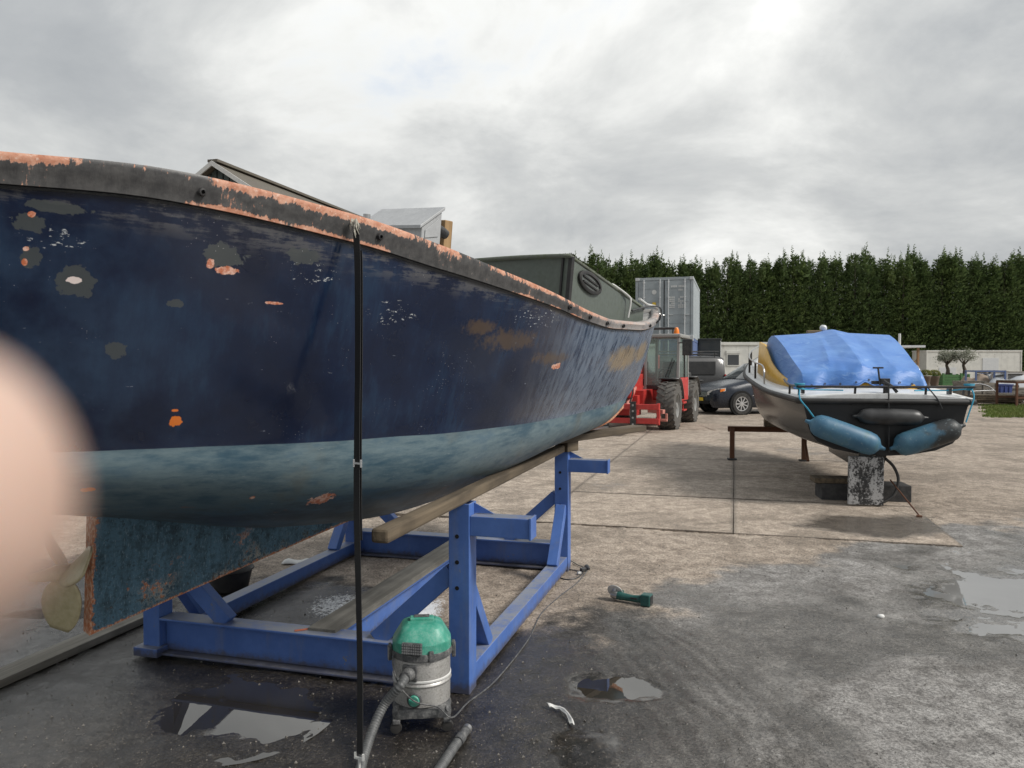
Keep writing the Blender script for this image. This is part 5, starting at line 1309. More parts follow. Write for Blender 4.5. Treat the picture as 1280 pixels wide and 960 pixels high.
for x in (-.33, .33):
    fk = tp('fork_arm', MB().box((x, 2.70, .42), (.14, .05, .66)), 'th_black', .008)
    tp('fork_tine', MB().box((x, 3.28, .115), (.13, 1.15, .045)), 'steel', .005, parent=fk)
for x in (-.33, .33):
    for z in (.2, .36, .52, .66): tp('fork_hole', MB().cyl((x, 2.727, z), (x, 2.729, z), .025, 10), 'steel', 0)
tp('step', MB().box((-1.0, .1, .62), (.25, .5, .05)).box((-1.03, .1, .42), (.2, .45, .04)).beam((-1.03, -.12, .40), (-1.03, -.12, .7), .03, .03, (0, 1, 0)).beam((-1.03, .32, .40), (-1.03, .32, .7), .03, .03, (0, 1, 0)), 'th_red', .005)

# ------------------------------------------------------------------ containers
M['cont_grey'] = paint('container_grey', (0.34, 0.38, 0.40), .5, .25, (0.3, 0.3, 0.29), scale=.8)
M['cont_bar'] = paint('container_bar', (0.58, 0.60, 0.61), .45, .3, scale=2)
M['cont_blue'] = paint('container_blue', (0.10, 0.15, 0.30), .5, .35, (0.1, 0.1, 0.12), scale=.8)
M['decal_white'] = paint('decal_white', (0.72, 0.72, 0.70), .6, .2)
M['decal_yellow'] = paint('decal_yellow', (0.75, 0.5, 0.04), .6, .1)
def container(name, label, loc, rz, mat, W=2.44, H=2.59, L=6.06, marks=True):
    t = thing(name, label, 'container', loc, rz)
    b = M[mat]
    for x in (-W / 2 + .06, W / 2 - .06):
        for y in (.06, L - .06): MB().box((x, y, H / 2), (.12, .12, H)).build('corner_post', b, t, bevel=.008)
    for z in (.07, H - .06):
        for x in (-W / 2 + .05, W / 2 - .05): MB().box((x, L / 2, z), (.10, L - .25, .12)).build('side_beam', b, t, bevel=.006)
        for y in (.05, L - .05): MB().box((0, y, z), (W - .25, .10, .12)).build('end_beam', b, t, bevel=.006)
    for x, s_ in ((-W / 2 + .05, -1), (W / 2 - .05, 1)):
        rows = []; y = .13; k = 0
        while y < L - .13:
            for dy, dx in ((0, 0), (.07, 0), (.105, .036), (.175, .036), (.21, 0)):
                rows.append([(x + s_ * (.035 - dx), min(y + dy, L - .12), .12), (x + s_ * (.035 - dx), min(y + dy, L - .12), H - .11)])
            y += .24
        MB().grid(rows).build('side_wall', b, t)
    MB().box((0, L - .06, H / 2), (W - .25, .04, H - .24)).build('end_wall', b, t)
    MB().box((0, L / 2, H - .04), (W - .12, L - .15, .03)).build('roof', b, t)
    for s_ in (-1, 1):
        dw = W / 2 - .14
        d = MB().box((s_ * (dw / 2 + .012), .03, H / 2), (dw - .01, .04, H - .26)).build('door', b, t, bevel=.004)
        for z in (.22, .38, .62, .86):
            MB().box((s_ * (dw / 2 + .012), .006, .13 + (H - .26) * z), (dw - .16, .012, .03)).build('door_rib', M['cont_grey'] if mat == 'cont_grey' else b, d)
        for x in (.18, dw - .22):
            MB().cyl((s_ * x, -.03, .12), (s_ * x, -.03, H - .08), .022, 8).build('locking_bar', M['cont_bar'], d, smooth=40)
            for z in (.2, .85, 1.75, H - .2): MB().box((s_ * x, -.012, z), (.09, .03, .06)).build('bar_bracket', M['cont_bar'], d)
            MB().box((s_ * x + .09, -.04, 1.0), (.22, .02, .035)).build('handle', M['cont_bar'], d)
    MB().box((0, .002, H / 2), (.022, .03, H - .26)).build('door_gap', M['dark_hole'], t)
    for x in (-W / 2 + .08, W / 2 - .08):
        for z in (.06, H - .06):
            for y in (.05, L - .05): MB().box((x, y, z), (.17, .17, .125)).build('corner_casting', M['cont_bar'], t, bevel=.01)
    if marks:
        MB().lathe([(.0, 0), (.10, 0), (.10, .003), (0, .003)], 20, (-.42, .0, 1.97), Matrix.Rotation(R(90), 3, 'X'), cap=False).build('round_sticker', M['decal_white'], t)
        MB().box((-.42, -.001, 1.47), (.15, .004, .13)).build('sticker', M['decal_yellow'], t)
        r_ = random.Random(4)
        for z, x0, n_ in ((2.2, .32, 4), (2.2, .62, 5), (2.05, .62, 3)):
            for k in range(n_): MB().box((x0 + .062 * k, .002, z), (.042, .006, .09 * r_.uniform(.8, 1))).build('number_mark', M['decal_white'], t)
        for q in range(6):
            for x0, n_ in ((.25, 3), (.62, 4)):
                for k in range(n_):
                    if r_.random() < .85: MB().box((x0 + .08 * k, .002, 1.74 - .085 * q), (.06, .006, .05)).build('text_mark', M['decal_white'], t)
    return t
c0 = dpt(797, 345, 33.0); c1 = dpt(866, 345, 33.0)
cc = Vector(((c0.x + c1.x) / 2, 33.2, 0))
container('shipping_container', 'blue shipping container underneath the grey one, behind the telehandler', (cc.x, cc.y, 0), -YAW, 'cont_blue', H=2.75, marks=False)
container('shipping_container', 'light grey shipping container stacked on top of the blue one, doors facing the yard', (cc.x, cc.y, 2.752), -YAW, 'cont_grey')
M['dark_green'] = paint('dark_green', (0.035, 0.042, 0.042), .5, .3, scale=1)
sb = dpt(877, 423, 36.5)
shd = thing('storage_box', 'dark grey upright storage box beside the blue container', 'storage box', (sb.x + .45, 36.8, 0), -YAW)
MB().box((0, .6, 1.40), (1.0, 1.2, 2.8)).build('body', M['dark_green'], shd, bevel=.01)
MB().box((0, .6, 2.83), (1.1, 1.3, .06)).build('lid', M['dark_green'], shd, bevel=.01)
MB().box((0, -.008, 1.40), (.86, .02, 2.5)).build('door', M['dark_green'], shd, bevel=.005)
MB().box((.508, .6, 1.45), (.012, 1.1, 2.6)).build('side_panel', M['cont_bar'], shd, bevel=.004)

# ------------------------------------------------------------------ site cabins
M['cabin_white'] = paint('cabin_white', (0.60, 0.60, 0.56), .5, .25, (0.4, 0.38, 0.33), scale=.7)
M['win_dark'] = glass('window_dark', (0.025, 0.028, 0.03), .05)
def cabin(label, loc, rz, L, H, D, wins, doors):
    t = thing('site_cabin', label, 'cabin', loc, rz)
    n_ = int(L / .6)
    for k in range(n_):
        w_ = L / n_; x = k * w_
        MB().box((x + w_ / 2, 0.03, H / 2), (w_ - .008, .06, H - .24)).build('wall_panel', M['cabin_white'], t)
    MB().box((L / 2, D / 2 + .03, H / 2), (L - .02, D - .03, H - .1)).build('core', M['cabin_white'], t)
    MB().box((L / 2, D / 2, H - .06), (L + .06, D + .1, .14)).build('roof_edge', M['cabin_white'], t, bevel=.01)
    MB().box((L / 2, -.005, .08), (L, .08, .14)).build('base_beam', M['cont_bar'], t, bevel=.01)
    for x in (.04, L - .04): MB().box((x, -.012, H / 2), (.09, .06, H - .02)).build('corner_post', M['cabin_white'], t, bevel=.008)
    for (x, z, w, h) in wins:
        fr = MB().box((x, -.005, z), (w + .1, .05, h + .1)).build('window', M['cabin_white'], t, bevel=.006)
        MB().box((x, -.032, z), (w, .006, h)).build('pane', M['win_dark'], fr)
        MB().box((x, -.02, z + h / 2 + .13), (w + .14, .06, .14)).build('shutter_box', M['cabin_white'], fr, bevel=.005)
    for (x, w, h) in doors:
        MB().box((x, -.008, .12 + h / 2), (w, .05, h)).build('door', M['cont_bar'], t, bevel=.006)
    return t
ca = dpt(905, 428, 38.0)
cabin('white site cabin with a small dark window, beyond the charcoal van', (ca.x - .6, 38.0, 0), R(0), 7.2, ca.z, 2.4, [(1.05, 1.85, .55, .5), (4.2, 1.8, 1.1, 1.0)], [(5.8, .9, 2.0)])
cb_ = dpt(1158, 438, 74.0)
cabin('long white site cabin behind the two potted olive trees', (cb_.x, 74.0, 0), R(-2), 8.9, cb_.z, 2.8, [], [(2.0, 1.6, 1.2), (6.0, 1.5, 2.1)])

# wooden shelter
M['raw_wood'] = wood('raw_wood', (0.22, 0.13, 0.07), (0.38, 0.25, 0.14), (1, 1, .08))
sp1 = dpt(1113, 432, 44); sp2 = dpt(1149, 432, 44)
wsx, wsw, wsh = sp1.x, sp2.x - sp1.x, sp1.z
shl = thing('wooden_shelter', 'open timber framed shelter with flat roof and thin white flue, behind the covered boat', 'shelter', (wsx, 44, 0))
for x in (.06, wsw - .06):
    for y in (0, 1.8): MB().box((x, y, (wsh - .1) / 2), (.11, .11, wsh - .1)).build('post', M['raw_wood'], shl)
MB().box((wsw / 2, .9, wsh - .05), (wsw + .4, 2.4, .12)).build('roof', M['cont_bar'], shl)
for z in (.5, 1.0): MB().box((wsw / 2, 0, z), (wsw - .22, .05, .12)).build('rail', M['raw_wood'], shl)
MB().beam((.1, .02, .3), (wsw - .1, .02, 1.9), .06, .08).build('diagonal', M['raw_wood'], shl)
MB().box((wsw / 2, 1.85, .95), (wsw - .2, .04, 1.7)).build('back_wall', M['pale_wood'], shl)
MB().cyl((wsw * .62, 1.0, wsh - .1), (wsw * .62, 1.0, wsh + .72), .07, 10).build('flue', M['white_metal'], shl, smooth=40)

# ------------------------------------------------------------------ barn
M['barn_wall'] = paint('barn_wall', (0.06, 0.085, 0.085), .6, .3, scale=.5)
M['barn_roof'] = paint('barn_roof', (0.115, 0.10, 0.082), .8, .5, (0.06, 0.065, 0.04), scale=.6)
ap = dpt(272, 204, 24.0); bw_, eave = 5.2, ap.z - 3.3
barn = thing('barn', 'dark green sheet-clad barn with brown pitched roof showing above the navy boat', 'building', (ap.x, 24.0, 0), -YAW)
tan_p = (ap.z - eave) / bw_
# corrugated gable made of upright ribs
nr = 46
for k in range(nr):
    x0 = -bw_ + .12 + (2 * bw_ - .24) * k / nr; x1 = -bw_ + .12 + (2 * bw_ - .24) * (k + 1) / nr; xm = (x0 + x1) / 2
    zt_ = ap.z - abs(xm) * tan_p - .14
    zl = ap.z - abs(x0) * tan_p - .14; zr_ = ap.z - abs(x1 - .05) * tan_p - .14
    MB().prism([(x0, 0), (x1 - .05, 0), (x1 - .05, zr_), (x0, zl)], lambda x, z, d: (x, d, z), 0, .05).build('wall_sheet', M['barn_wall'], barn)
MB().prism([(-bw_ + .1, 0), (bw_ - .1, 0), (bw_ - .1, eave - .1), (0, ap.z - .15), (-bw_ + .1, eave - .1)], lambda x, z, d: (x, d, z), .05, 16).build('wall', M['barn_wall'], barn)
for s_ in (-1, 1):
    MB().prism([(0, ap.z), (s_ * (bw_ + .3), ap.z - (bw_ + .3) * tan_p), (s_ * (bw_ + .3), ap.z - (bw_ + .3) * tan_p - .1), (0, ap.z - .1)], lambda x, z, d: (x, d, z), -.25, 16.3).build('roof', M['barn_roof'], barn)
    MB().prism([(0, ap.z + .01), (s_ * (bw_ + .3), ap.z - (bw_ + .3) * tan_p + .01), (s_ * (bw_ + .3), ap.z - (bw_ + .3) * tan_p - .14), (0, ap.z - .14)], lambda x, z, d: (x, d, z), -.30, -.255).build('barge_board', M['white_metal'], barn)
MB().box((0, 8, ap.z + .02), (.35, 16.5, .08)).build('ridge', M['barn_roof'], barn)
MB().prism([(.1, ap.z - 1.1), (.34, ap.z - 1.1), (.12, ap.z - .62)], lambda x, z, d: (x, d, z), -.06, -.02).build('gable_vent', M['white_metal'], barn)
# ------------------------------------------------------------------ trees
def leaf_mat(name, c1, c2, c3, tr=.25):
    g = G(name)
    rn = g.n('ShaderNodeNewGeometry').outputs['Random Per Island']
    a = g.noise(.6, 3, .6, g.pos())
    c = g.mix(rn, c1, c2); c = g.mix(g.math('MULTIPLY', g.n('ShaderNodeObjectInfo').outputs['Random'], .55), c, g.mix(1.0, c, (1.3, 1.2, 1.0), 'MULTIPLY')); c = g.mix(g.math('MULTIPLY', g.step(a, .45, .7), .5), c, c3)
    d = g.n('ShaderNodeBsdfPrincipled'); g.put(d.inputs['Base Color'], c); d.inputs['Roughness'].default_value = .6; d.inputs['Specular IOR Level'].default_value = .25
    t = g.n('ShaderNodeBsdfTranslucent'); g.put(t.inputs[0], c)
    m = g.n('ShaderNodeMixShader'); m.inputs[0].default_value = tr
    g.l.new(d.outputs[0], m.inputs[1]); g.l.new(t.outputs[0], m.inputs[2]); g.l.new(m.outputs[0], g.out.inputs[0])
    return g.m
M['conifer'] = leaf_mat('conifer_leaf', (0.040, 0.068, 0.025), (0.115, 0.170, 0.060), (0.140, 0.175, 0.068))
M['olive'] = leaf_mat('olive_leaf', (0.13, 0.15, 0.11), (0.27, 0.28, 0.23), (0.12, 0.13, 0.09))
M['bark'] = wood('bark', (0.05, 0.04, 0.03), (0.11, 0.09, 0.07), (1, 1, .1), 10)
def conifer_mesh(seed, H=1.0):
    "a unit-scale leylandii: crown 13 m high, about 1.7 m half width low down"
    r = random.Random(seed); vs, fs = [], []
    Ht = 13.0
    lean = (r.uniform(-.25, .25), r.uniform(-.25, .25))
    nb = 760
    for b in range(nb):
        t = (b + r.random()) / nb; h = .5 + (Ht - .6) * t ** .92
        up_ = (h / Ht)
        R0 = 1.95 * (1 - up_ ** 3.2) ** .9 * r.uniform(.6, 1.12) + .10
        if up_ > .90: R0 = .12 + (1 - up_) * 5 * r.uniform(.5, 1.2)
        a = b * 2.39996 + r.uniform(-.4, .4)
        dx, dy = math.cos(a), math.sin(a); rise = r.uniform(.25, .75)
        ns = max(4, int(8 * R0))
        for s_ in range(ns):
            f = (s_ + r.random()) / ns; f = .25 + .75 * f
            cx = lean[0] * up_ ** 3 + dx * R0 * f + r.gauss(0, .09); cy = lean[1] * up_ ** 3 + dy * R0 * f + r.gauss(0, .09); cz = h + R0 * rise * f * .6 + r.gauss(0, .09)
            # a flat spray pointing out and up
            L = r.uniform(.16, .40); w = L * r.uniform(.22, .42)
            od = Vector((dx + r.gauss(0, .35), dy + r.gauss(0, .35), rise + r.uniform(-.15, .6))).normalized(); sd = od.cross(Vector((r.gauss(0, 1), r.gauss(0, 1), r.gauss(0, 1)))).normalized()
            p = Vector((cx, cy, cz)); k = len(vs)
            vs += [tuple(p), tuple(p + od * L * .45 + sd * w * .5), tuple(p + od * L), tuple(p + od * L * .4 - sd * w * .5)]
            fs.append((k, k + 1, k + 2, k + 3))
    # leading shoots
    for q in range(r.choice((3, 4, 5))):
        bx, by = r.gauss(0, .55), r.gauss(0, .55); top = Ht + r.uniform(-.5, 1.3); z0 = Ht - 2.3
        n = 64
        for s_ in range(n):
            f = s_ / n; z = z0 + (top - z0) * f; rad = .50 * (1 - f) ** 1.05 + .03
            a = r.uniform(0, 6.28); L = rad * r.uniform(.9, 1.5) + .06
            od = Vector((math.cos(a), math.sin(a), r.uniform(.5, 1.3))).normalized(); sd = od.cross(Vector((r.gauss(0, 1), r.gauss(0, 1), r.gauss(0, 1)))).normalized(); w = L * .3
            p = Vector((bx + lean[0] + .12 * f * f * math.sin(q * 2.1), by + lean[1], z)); k = len(vs)
            vs += [tuple(p), tuple(p + od * L * .5 + sd * w), tuple(p + od * L), tuple(p + od * L * .45 - sd * w)]
            fs.append((k, k + 1, k + 2, k + 3))
    me = bpy.data.meshes.new('crown'); me.from_pydata(vs, [], fs); me.update(); me.materials.append(M['conifer'])
    return me
crowns = [conifer_mesh(s) for s in (1, 2, 3, 4, 5, 6)]
tk = MB().tube([(0, 0, 0), (.02, 0, 4), (0, .02, 9), (0, 0, 12.6)], [.17, .14, .08, .02], 8).mesh('trunk'); tk.materials.append(M['bark'])
HY = 84.0
def hedge_top(x): return 12.9 + .2 * math.sin(x * .16 + 1)
x = 7.2; k = 0; rr = random.Random(21)
while x < 64:
    for row in (0, 1):
        pxl = 640 + 970 * x / HY; where = 'rising behind the stacked shipping containers' if pxl < 885 else 'standing behind the covered motor boat and first cabin' if pxl < 1150 else 'standing behind the long white cabin and olive trees' if pxl < 1275 else 'at the far end past the long cabin'
        t = thing('conifer_tree', 'tall conifer of the ' + ('front' if row == 0 else 'back') + ' hedge row ' + where, 'tree', (x + row * .85 + rr.uniform(-.2, .2), HY + row * 1.7 + rr.uniform(-.25, .25), 0), rr.uniform(0, 6.28), 'conifers in the hedge')
        h_ = hedge_top(x) / 13.0 * rr.uniform(.93, 1.04); w_ = rr.uniform(1.0, 1.4)
        t.scale = (w_, w_, h_)
        c_ = bpy.data.objects.new('crown', crowns[rr.randrange(6)]); col.objects.link(c_); c_.parent = t
        s_ = bpy.data.objects.new('trunk', tk); col.objects.link(s_); s_.parent = t
    x += 1.65 + rr.uniform(-.45, .45)

def olive(px, py_top, py_bot, Y, seed, label, full):
    p = dpt(px, py_bot, Y); top = dpt(px, py_top, Y).z; z0 = p.z; Ht = top - z0
    t = thing('olive_tree', label, 'tree', (p.x, Y, z0)); r = random.Random(seed)
    MB().tube(spline([(0, 0, 0), (.06, 0, Ht * .2), (-.04, .04, Ht * .42), (.05, 0, Ht * .6)], 4), [.17 - .009 * i for i in range(13)], 10).build('trunk', M['bark'], t, smooth='all')
    for q in range(6):
        a = q * 1.05 + r.random(); b = MB().tube([(0.0, 0, Ht * .42), (.35 * math.cos(a), .35 * math.sin(a), Ht * .62), (.65 * math.cos(a), .65 * math.sin(a), Ht * .82)], [.05, .035, .012], 6); b.build('branch', M['bark'], t)
    vs, fs = [], []
    for cl in range(34):
        a = r.uniform(0, 6.28); el_ = r.uniform(-.35, 1); rad = Ht * .34 * r.uniform(.45, 1.05)
        c0 = Vector((rad * 1.1 * math.cos(a) * math.cos(el_), rad * 1.1 * math.sin(a) * math.cos(el_), Ht * .68 + rad * .9 * math.sin(el_)))
        for l in range(int(38 * full)):
            p_ = c0 + Vector((r.gauss(0, .15), r.gauss(0, .15), r.gauss(0, .12))); L = r.uniform(.10, .2)
            od = Vector((r.gauss(0, 1), r.gauss(0, 1), r.gauss(.3, 1))).normalized(); sd = od.orthogonal().normalized(); k = len(vs)
            vs += [tuple(p_), tuple(p_ + od * L * .5 + sd * L * .2), tuple(p_ + od * L), tuple(p_ + od * L * .5 - sd * L * .2)]; fs.append((k, k + 1, k + 2, k + 3))
    me = bpy.data.meshes.new('crown'); me.from_pydata(vs, [], fs); me.materials.append(M['olive'])
    o = bpy.data.objects.new('crown', me); col.objects.link(o); o.parent = t
    return z0
M['green_box'] = paint('green_box', (0.05, 0.15, 0.045), .5, .3, scale=1.5)
M['soil'] = paint('soil', (0.05, 0.035, 0.025), .9, .2)
YO = 60.0
def planter(px0, px1, pyt, pyb, Y, label):
    a, b = dpt(px0, pyt, Y), dpt(px1, pyb, Y); W = b.x - a.x; H = a.z
    t = thing('planter_box', label, 'planter', (a.x, Y - W / 2, 0))
    for k in range(4):
        MB().box((W / 2, 0, H * (k + .5) / 4), (W, .06, H / 4 - .02)).build('slat', M['green_box'], t)
        MB().box((W / 2, W, H * (k + .5) / 4), (W, .06, H / 4 - .02)).build('slat', M['green_box'], t)
        MB().box((0, W / 2, H * (k + .5) / 4), (.06, W - .07, H / 4 - .02)).build('slat', M['green_box'], t)
        MB().box((W, W / 2, H * (k + .5) / 4), (.06, W - .07, H / 4 - .02)).build('slat', M['green_box'], t)
    for x in (0, W):
        for y in (0, W): MB().box((x, y, H * .56), (.14, .14, H * 1.12)).build('corner_post', M['green_box'], t)
    MB().box((W / 2, W / 2, H * .45), (W - .1, W - .1, H * .9 - .01)).build('soil', M['soil'], t)
planter(1173, 1195, 468, 480, YO, 'green slatted planter box holding the darker olive tree')
planter(1199, 1208, 469, 478, YO, 'small green slatted planter box holding the paler olive tree')
olive(1184, 438, 469, YO + .8, 3, 'small dark leafed olive tree in the larger green planter', 1.25)
olive(1205, 437, 470, YO + .4, 8, 'pale airy olive tree in the smaller green planter', .8)
M['box_shrub'] = leaf_mat('box_leaf', (0.09, 0.11, 0.02), (0.18, 0.18, 0.035), (0.12, 0.12, 0.03))
M['pot'] = paint('pot', (0.11, 0.08, 0.06), .7, .4)
for i, (px, Y, lab) in enumerate(((1157, 57, 'round clipped yellowish shrub in a brown tub beside the shelter'), (1168, 58, 'clipped yellowish shrub in a brown tub beside the green planter'))):
    p = dpt(px, 470, Y); H = p.z; t = thing('potted_shrub', lab, 'shrub', (p.x, Y, 0), 0, 'clipped shrubs in tubs')
    MB().lathe([(.26, 0), (.34, H * .8), (.37, H * .85), (.37, H), (.33, H), (.31, H * .85), (0.001, H * .84)], 20, cap=False).build('pot', M['pot'], t, smooth=40)
    r = random.Random(i); vs, fs = [], []
    for k_ in range(1500):
        a = r.uniform(0, 6.28); e = math.asin(r.uniform(-.3, 1)); rad = .40 * r.uniform(.8, 1.05)
        p_ = Vector((rad * math.cos(a) * math.cos(e), rad * math.sin(a) * math.cos(e), H + .14 + rad * .75 * math.sin(e))); od = Vector((r.gauss(0, 1), r.gauss(0, 1), r.gauss(.4, 1))).normalized(); sd = od.orthogonal().normalized(); L = .07; k = len(vs)
        vs += [tuple(p_), tuple(p_ + od * L * .5 + sd * L * .3), tuple(p_ + od * L), tuple(p_ + od * L * .5 - sd * L * .3)]; fs.append((k, k + 1, k + 2, k + 3))
    me = bpy.data.meshes.new('foliage'); me.from_pydata(vs, [], fs); me.materials.append(M['box_shrub']); o = bpy.data.objects.new('foliage', me); col.objects.link(o); o.parent = t

# ------------------------------------------------------------------ scrap and timber on the right
M['old_wood'] = wood('old_wood', (0.13, 0.115, 0.095), (0.26, 0.235, 0.20), (.06, 1, 1))
def crate(name, label, px, Y, W, D, H, cols='old_wood', rz=0, n=5):
    p = dpt(px, 500, Y); t = thing(name, label, 'crate', (p.x, Y, 0), rz)
    for k in range(n):
        z = .12 + (H - .12) * (k + .5) / n; h = (H - .12) / n - .02
        for y in (-D / 2, D / 2): MB().box((0, y, z), (W, .03, h)).build('board', M[cols], t)
        for x in (-W / 2 + .02, W / 2 - .02): MB().box((x, 0, z), (.03, D - .04, h)).build('board', M[cols], t)
    for x in (-W / 2 + .08, 0, W / 2 - .08):
        for y in (-D / 2 - .03, D / 2 + .03): MB().box((x, y, H / 2), (.09, .03, H)).build('batten', M[cols], t)
    MB().box((0, 0, .10), (W - .06, D - .06, .03)).build('floor', M[cols], t)
    return t
crate('wooden_crate', 'weathered grey slatted crate at the end of the scrap row', 1219, 33.5, 1.35, 1.0, .86, rz=R(6))
crate('wooden_crate', 'low grey crate behind the bent steel hoop', 1243, 35.0, 1.5, 1.1, .72, rz=R(-4))
def steel_frame(label, px, Y, W, D, H, mat, rz=0, shelf=None):
    p = dpt(px, 500, Y); t = thing('steel_rack', label, 'rack', (p.x, Y, 0), rz)
    for x in (-W / 2, W / 2):
        for y in (-D / 2, D / 2): MB().beam((x, y, 0), (x, y, H), .07, .07, (0, 1, 0)).build('leg', M[mat], t)
    for y in (-D / 2, D / 2):
        for z in (H - .04, H * .35): MB().beam((-W / 2 + .036, y, z), (W / 2 - .036, y, z), .06, .07).build('rail', M[mat], t)
    for x in (-W / 2, W / 2): MB().beam((x, -D / 2 + .036, H - .04), (x, D / 2 - .036, H - .04), .06, .07).build('rail', M[mat], t)
    if shelf:
        for k in range(5): MB().box((0, -D / 2 + D * (k + .5) / 5, H + .02), (W * 1.06, D / 5 - .03, .04)).build('plank', M[shelf], t)
    return t
steel_frame('rusty steel bench frame with plank top in front of the scrap row', 1284, 30.5, 1.7, 1.1, .98, 'rust', R(4), 'old_wood')
steel_frame('blue painted pipe rack behind the grey crates', 1231, 37.0, 1.3, 1.0, 1.35, 'cont_blue', R(-6))
steel_frame('grey pipe rack behind the rusty bench', 1268, 37.5, 1.6, 1.0, 1.25, 'steel', R(5), 'old_wood')
p = dpt(1228, 500, 32.4); hp_ = thing('steel_hoop', 'bent steel tube frame leaning on the grey crate', 'frame', (p.x, 32.4, 0))
MB().tube(spline([(-.55, 0, 0), (-.5, .1, .55), (-.2, .25, .80), (.35, .2, .72), (.8, .1, .3), (1.0, 0, .02)], 6), .028, 8).build('tube', M['steel'], hp_, smooth=40)
MB().cyl((-.5, .1, .5), (.55, .15, .55), .022, 8).build('cross_tube', M['steel'], hp_)
p = dpt(1250, 500, 33.6); bl = thing('blue_crate', 'dark blue plastic crate on the ground between the wooden crates', 'crate', (p.x, 33.6, 0), R(5))
M['blue_plastic'] = paint('blue_plastic', (0.025, 0.05, 0.20), .45, .3, scale=2)
rg_ = lambda w, d, z: [(i * w / 2, j * d / 2, z) for i, j in ((-1, -1), (1, -1), (1, 1), (-1, 1))]
MB().ring_loft([rg_(.62, .5, 0), rg_(.70, .58, .72), rg_(.76, .64, .73), rg_(.76, .64, .78), rg_(.66, .54, .78), rg_(.58, .46, .06)], cap=False).add(rg_(.58, .46, .06), [(0, 1, 2, 3)]).add(rg_(.62, .5, .001), [(0, 1, 2, 3)]).build('tub', M['blue_plastic'], bl)
for x in (-.2, 0, .2): MB().box((x, -.29, .4), (.03, .04, .6)).build('rib', M['blue_plastic'], bl)
for i, (px, Y, L, n, lab, mat, z) in enumerate(((1262, 35.2, 2.6, 6, 'loose stack of old boards on the ground behind the blue crate', 'old_wood', 0), (1240, 31.8, 2.2, 4, 'low stack of dark boards in front of the grey crates', 'brown_wood', 0), (1285, 34.2, 3.0, 7, 'tall heap of pale boards at the far end of the scrap row', 'pale_wood', 0))):
    p = dpt(px, 500, Y); t = thing('timber_pile', lab, 'timber', (p.x, Y, 0), R(rr.uniform(-8, 8))); r = random.Random(i)
    for a in (-L * .35, L * .35): MB().box((a, 0, .05), (.1, .8, .1)).build('bearer', M[mat], t)
    for k in range(n):
        for q in range(3): MB().box((r.uniform(-.15, .15), -.26 + .26 * q + r.uniform(-.02, .02), .135 + .075 * k), (L * r.uniform(.8, 1.05), .22, .06), (0, 0, r.uniform(-.05, .05))).build('board', M[mat], t)
# a small tarped dinghy, upside down, on the scrap row
M['pale_tarp'] = paint('pale_tarp', (0.42, 0.44, 0.46), .6, .4, scale=3)
for i, (px, Y, sx_, h_, mat, lab) in enumerate(((1266, 38.5, 1.5, 1.5, 'pale_tarp', 'pale grey upturned dinghy on the scrap row behind the racks'), (1248, 40, 1.2, 1.35, 'tarp', 'pale blue upturned dinghy lying beyond the grey crates'))):
    p = dpt(px, 500, Y); t = thing('upturned_dinghy', lab, 'dinghy', (p.x, Y, 0), R(10))
    rows = []
    for k in range(15):
        u = k / 14; x = -sx_ + 2 * sx_ * u; w_ = .62 * math.sqrt(max(0.02, 1 - (2 * u - 1) ** 4)); hh = .48 * (1 - .35 * (2 * u - 1) ** 2)
        rows.append([(x, w_ * math.cos(a), .78 + hh * math.sin(a) ** .8 if math.sin(a) > 0 else .78) for a in [math.pi * q / 12 for q in range(13)]])
    MB().grid(rows).build('hull', M[mat], t, smooth='all', solid=.03)
    for x in (-sx_ * .6, sx_ * .6):
        MB().box((x, 0, .39), (.1, 1.0, .78)).build('trestle', M['old_wood'], t)
# more yard clutter: pallets, pipes and a tarped heap
for i, (px, Y, n, tilt) in enumerate(((1213, 36.2, 6, 0), (1256, 32.6, 3, 0), (1240, 39.5, 9, 0))):
    p = dpt(px, 500, Y); t = thing('pallet_stack', ['stack of six grey pallets behind the slatted crate', 'low stack of three pallets beside the dark blue crate', 'tall stack of pallets beyond the blue pipe rack'][i], 'pallets', (p.x, Y, 0), R((7, -12, 4)[i])); r = random.Random(40 + i)
    for k in range(n):
        z = .145 * k; dx, dy = r.uniform(-.04, .04), r.uniform(-.04, .04)
        for x_ in (-.52, 0, .52): MB().box((x_ + dx, dy, z + .06), (.1, .8, .095)).build('bearer', M['old_wood'], t)
        for y_ in (-.36, -.18, 0, .18, .36): MB().box((dx, y_ + dy, z + .126), (1.2, .1, .02)).build('slat', M['old_wood'], t)
for i, (px, Y, z0, mat, lab) in enumerate(((1272, 33.0, .0, 'steel', 'bundle of grey steel pipes on the ground beside the rusty bench'), (1226, 35.3, .0, 'rust', 'bundle of rusty pipes lying behind the slatted crate'))):
    p = dpt(px, 500, Y); t = thing('pipe_bundle', lab, 'pipes', (p.x, Y, 0), R((4, -9)[i])); r = random.Random(60 + i)
    for k in range(9): MB().cyl((-1.3 + r.uniform(-.2, .2), -.3 + .13 * (k % 5), .05 + .09 * (k // 5) + r.uniform(0, .01)), (1.2 + r.uniform(-.2, .3), -.3 + .13 * (k % 5) + r.uniform(-.05, .05), .05 + .09 * (k // 5)), .045, 10).build('pipe', M[mat], t, smooth=40)
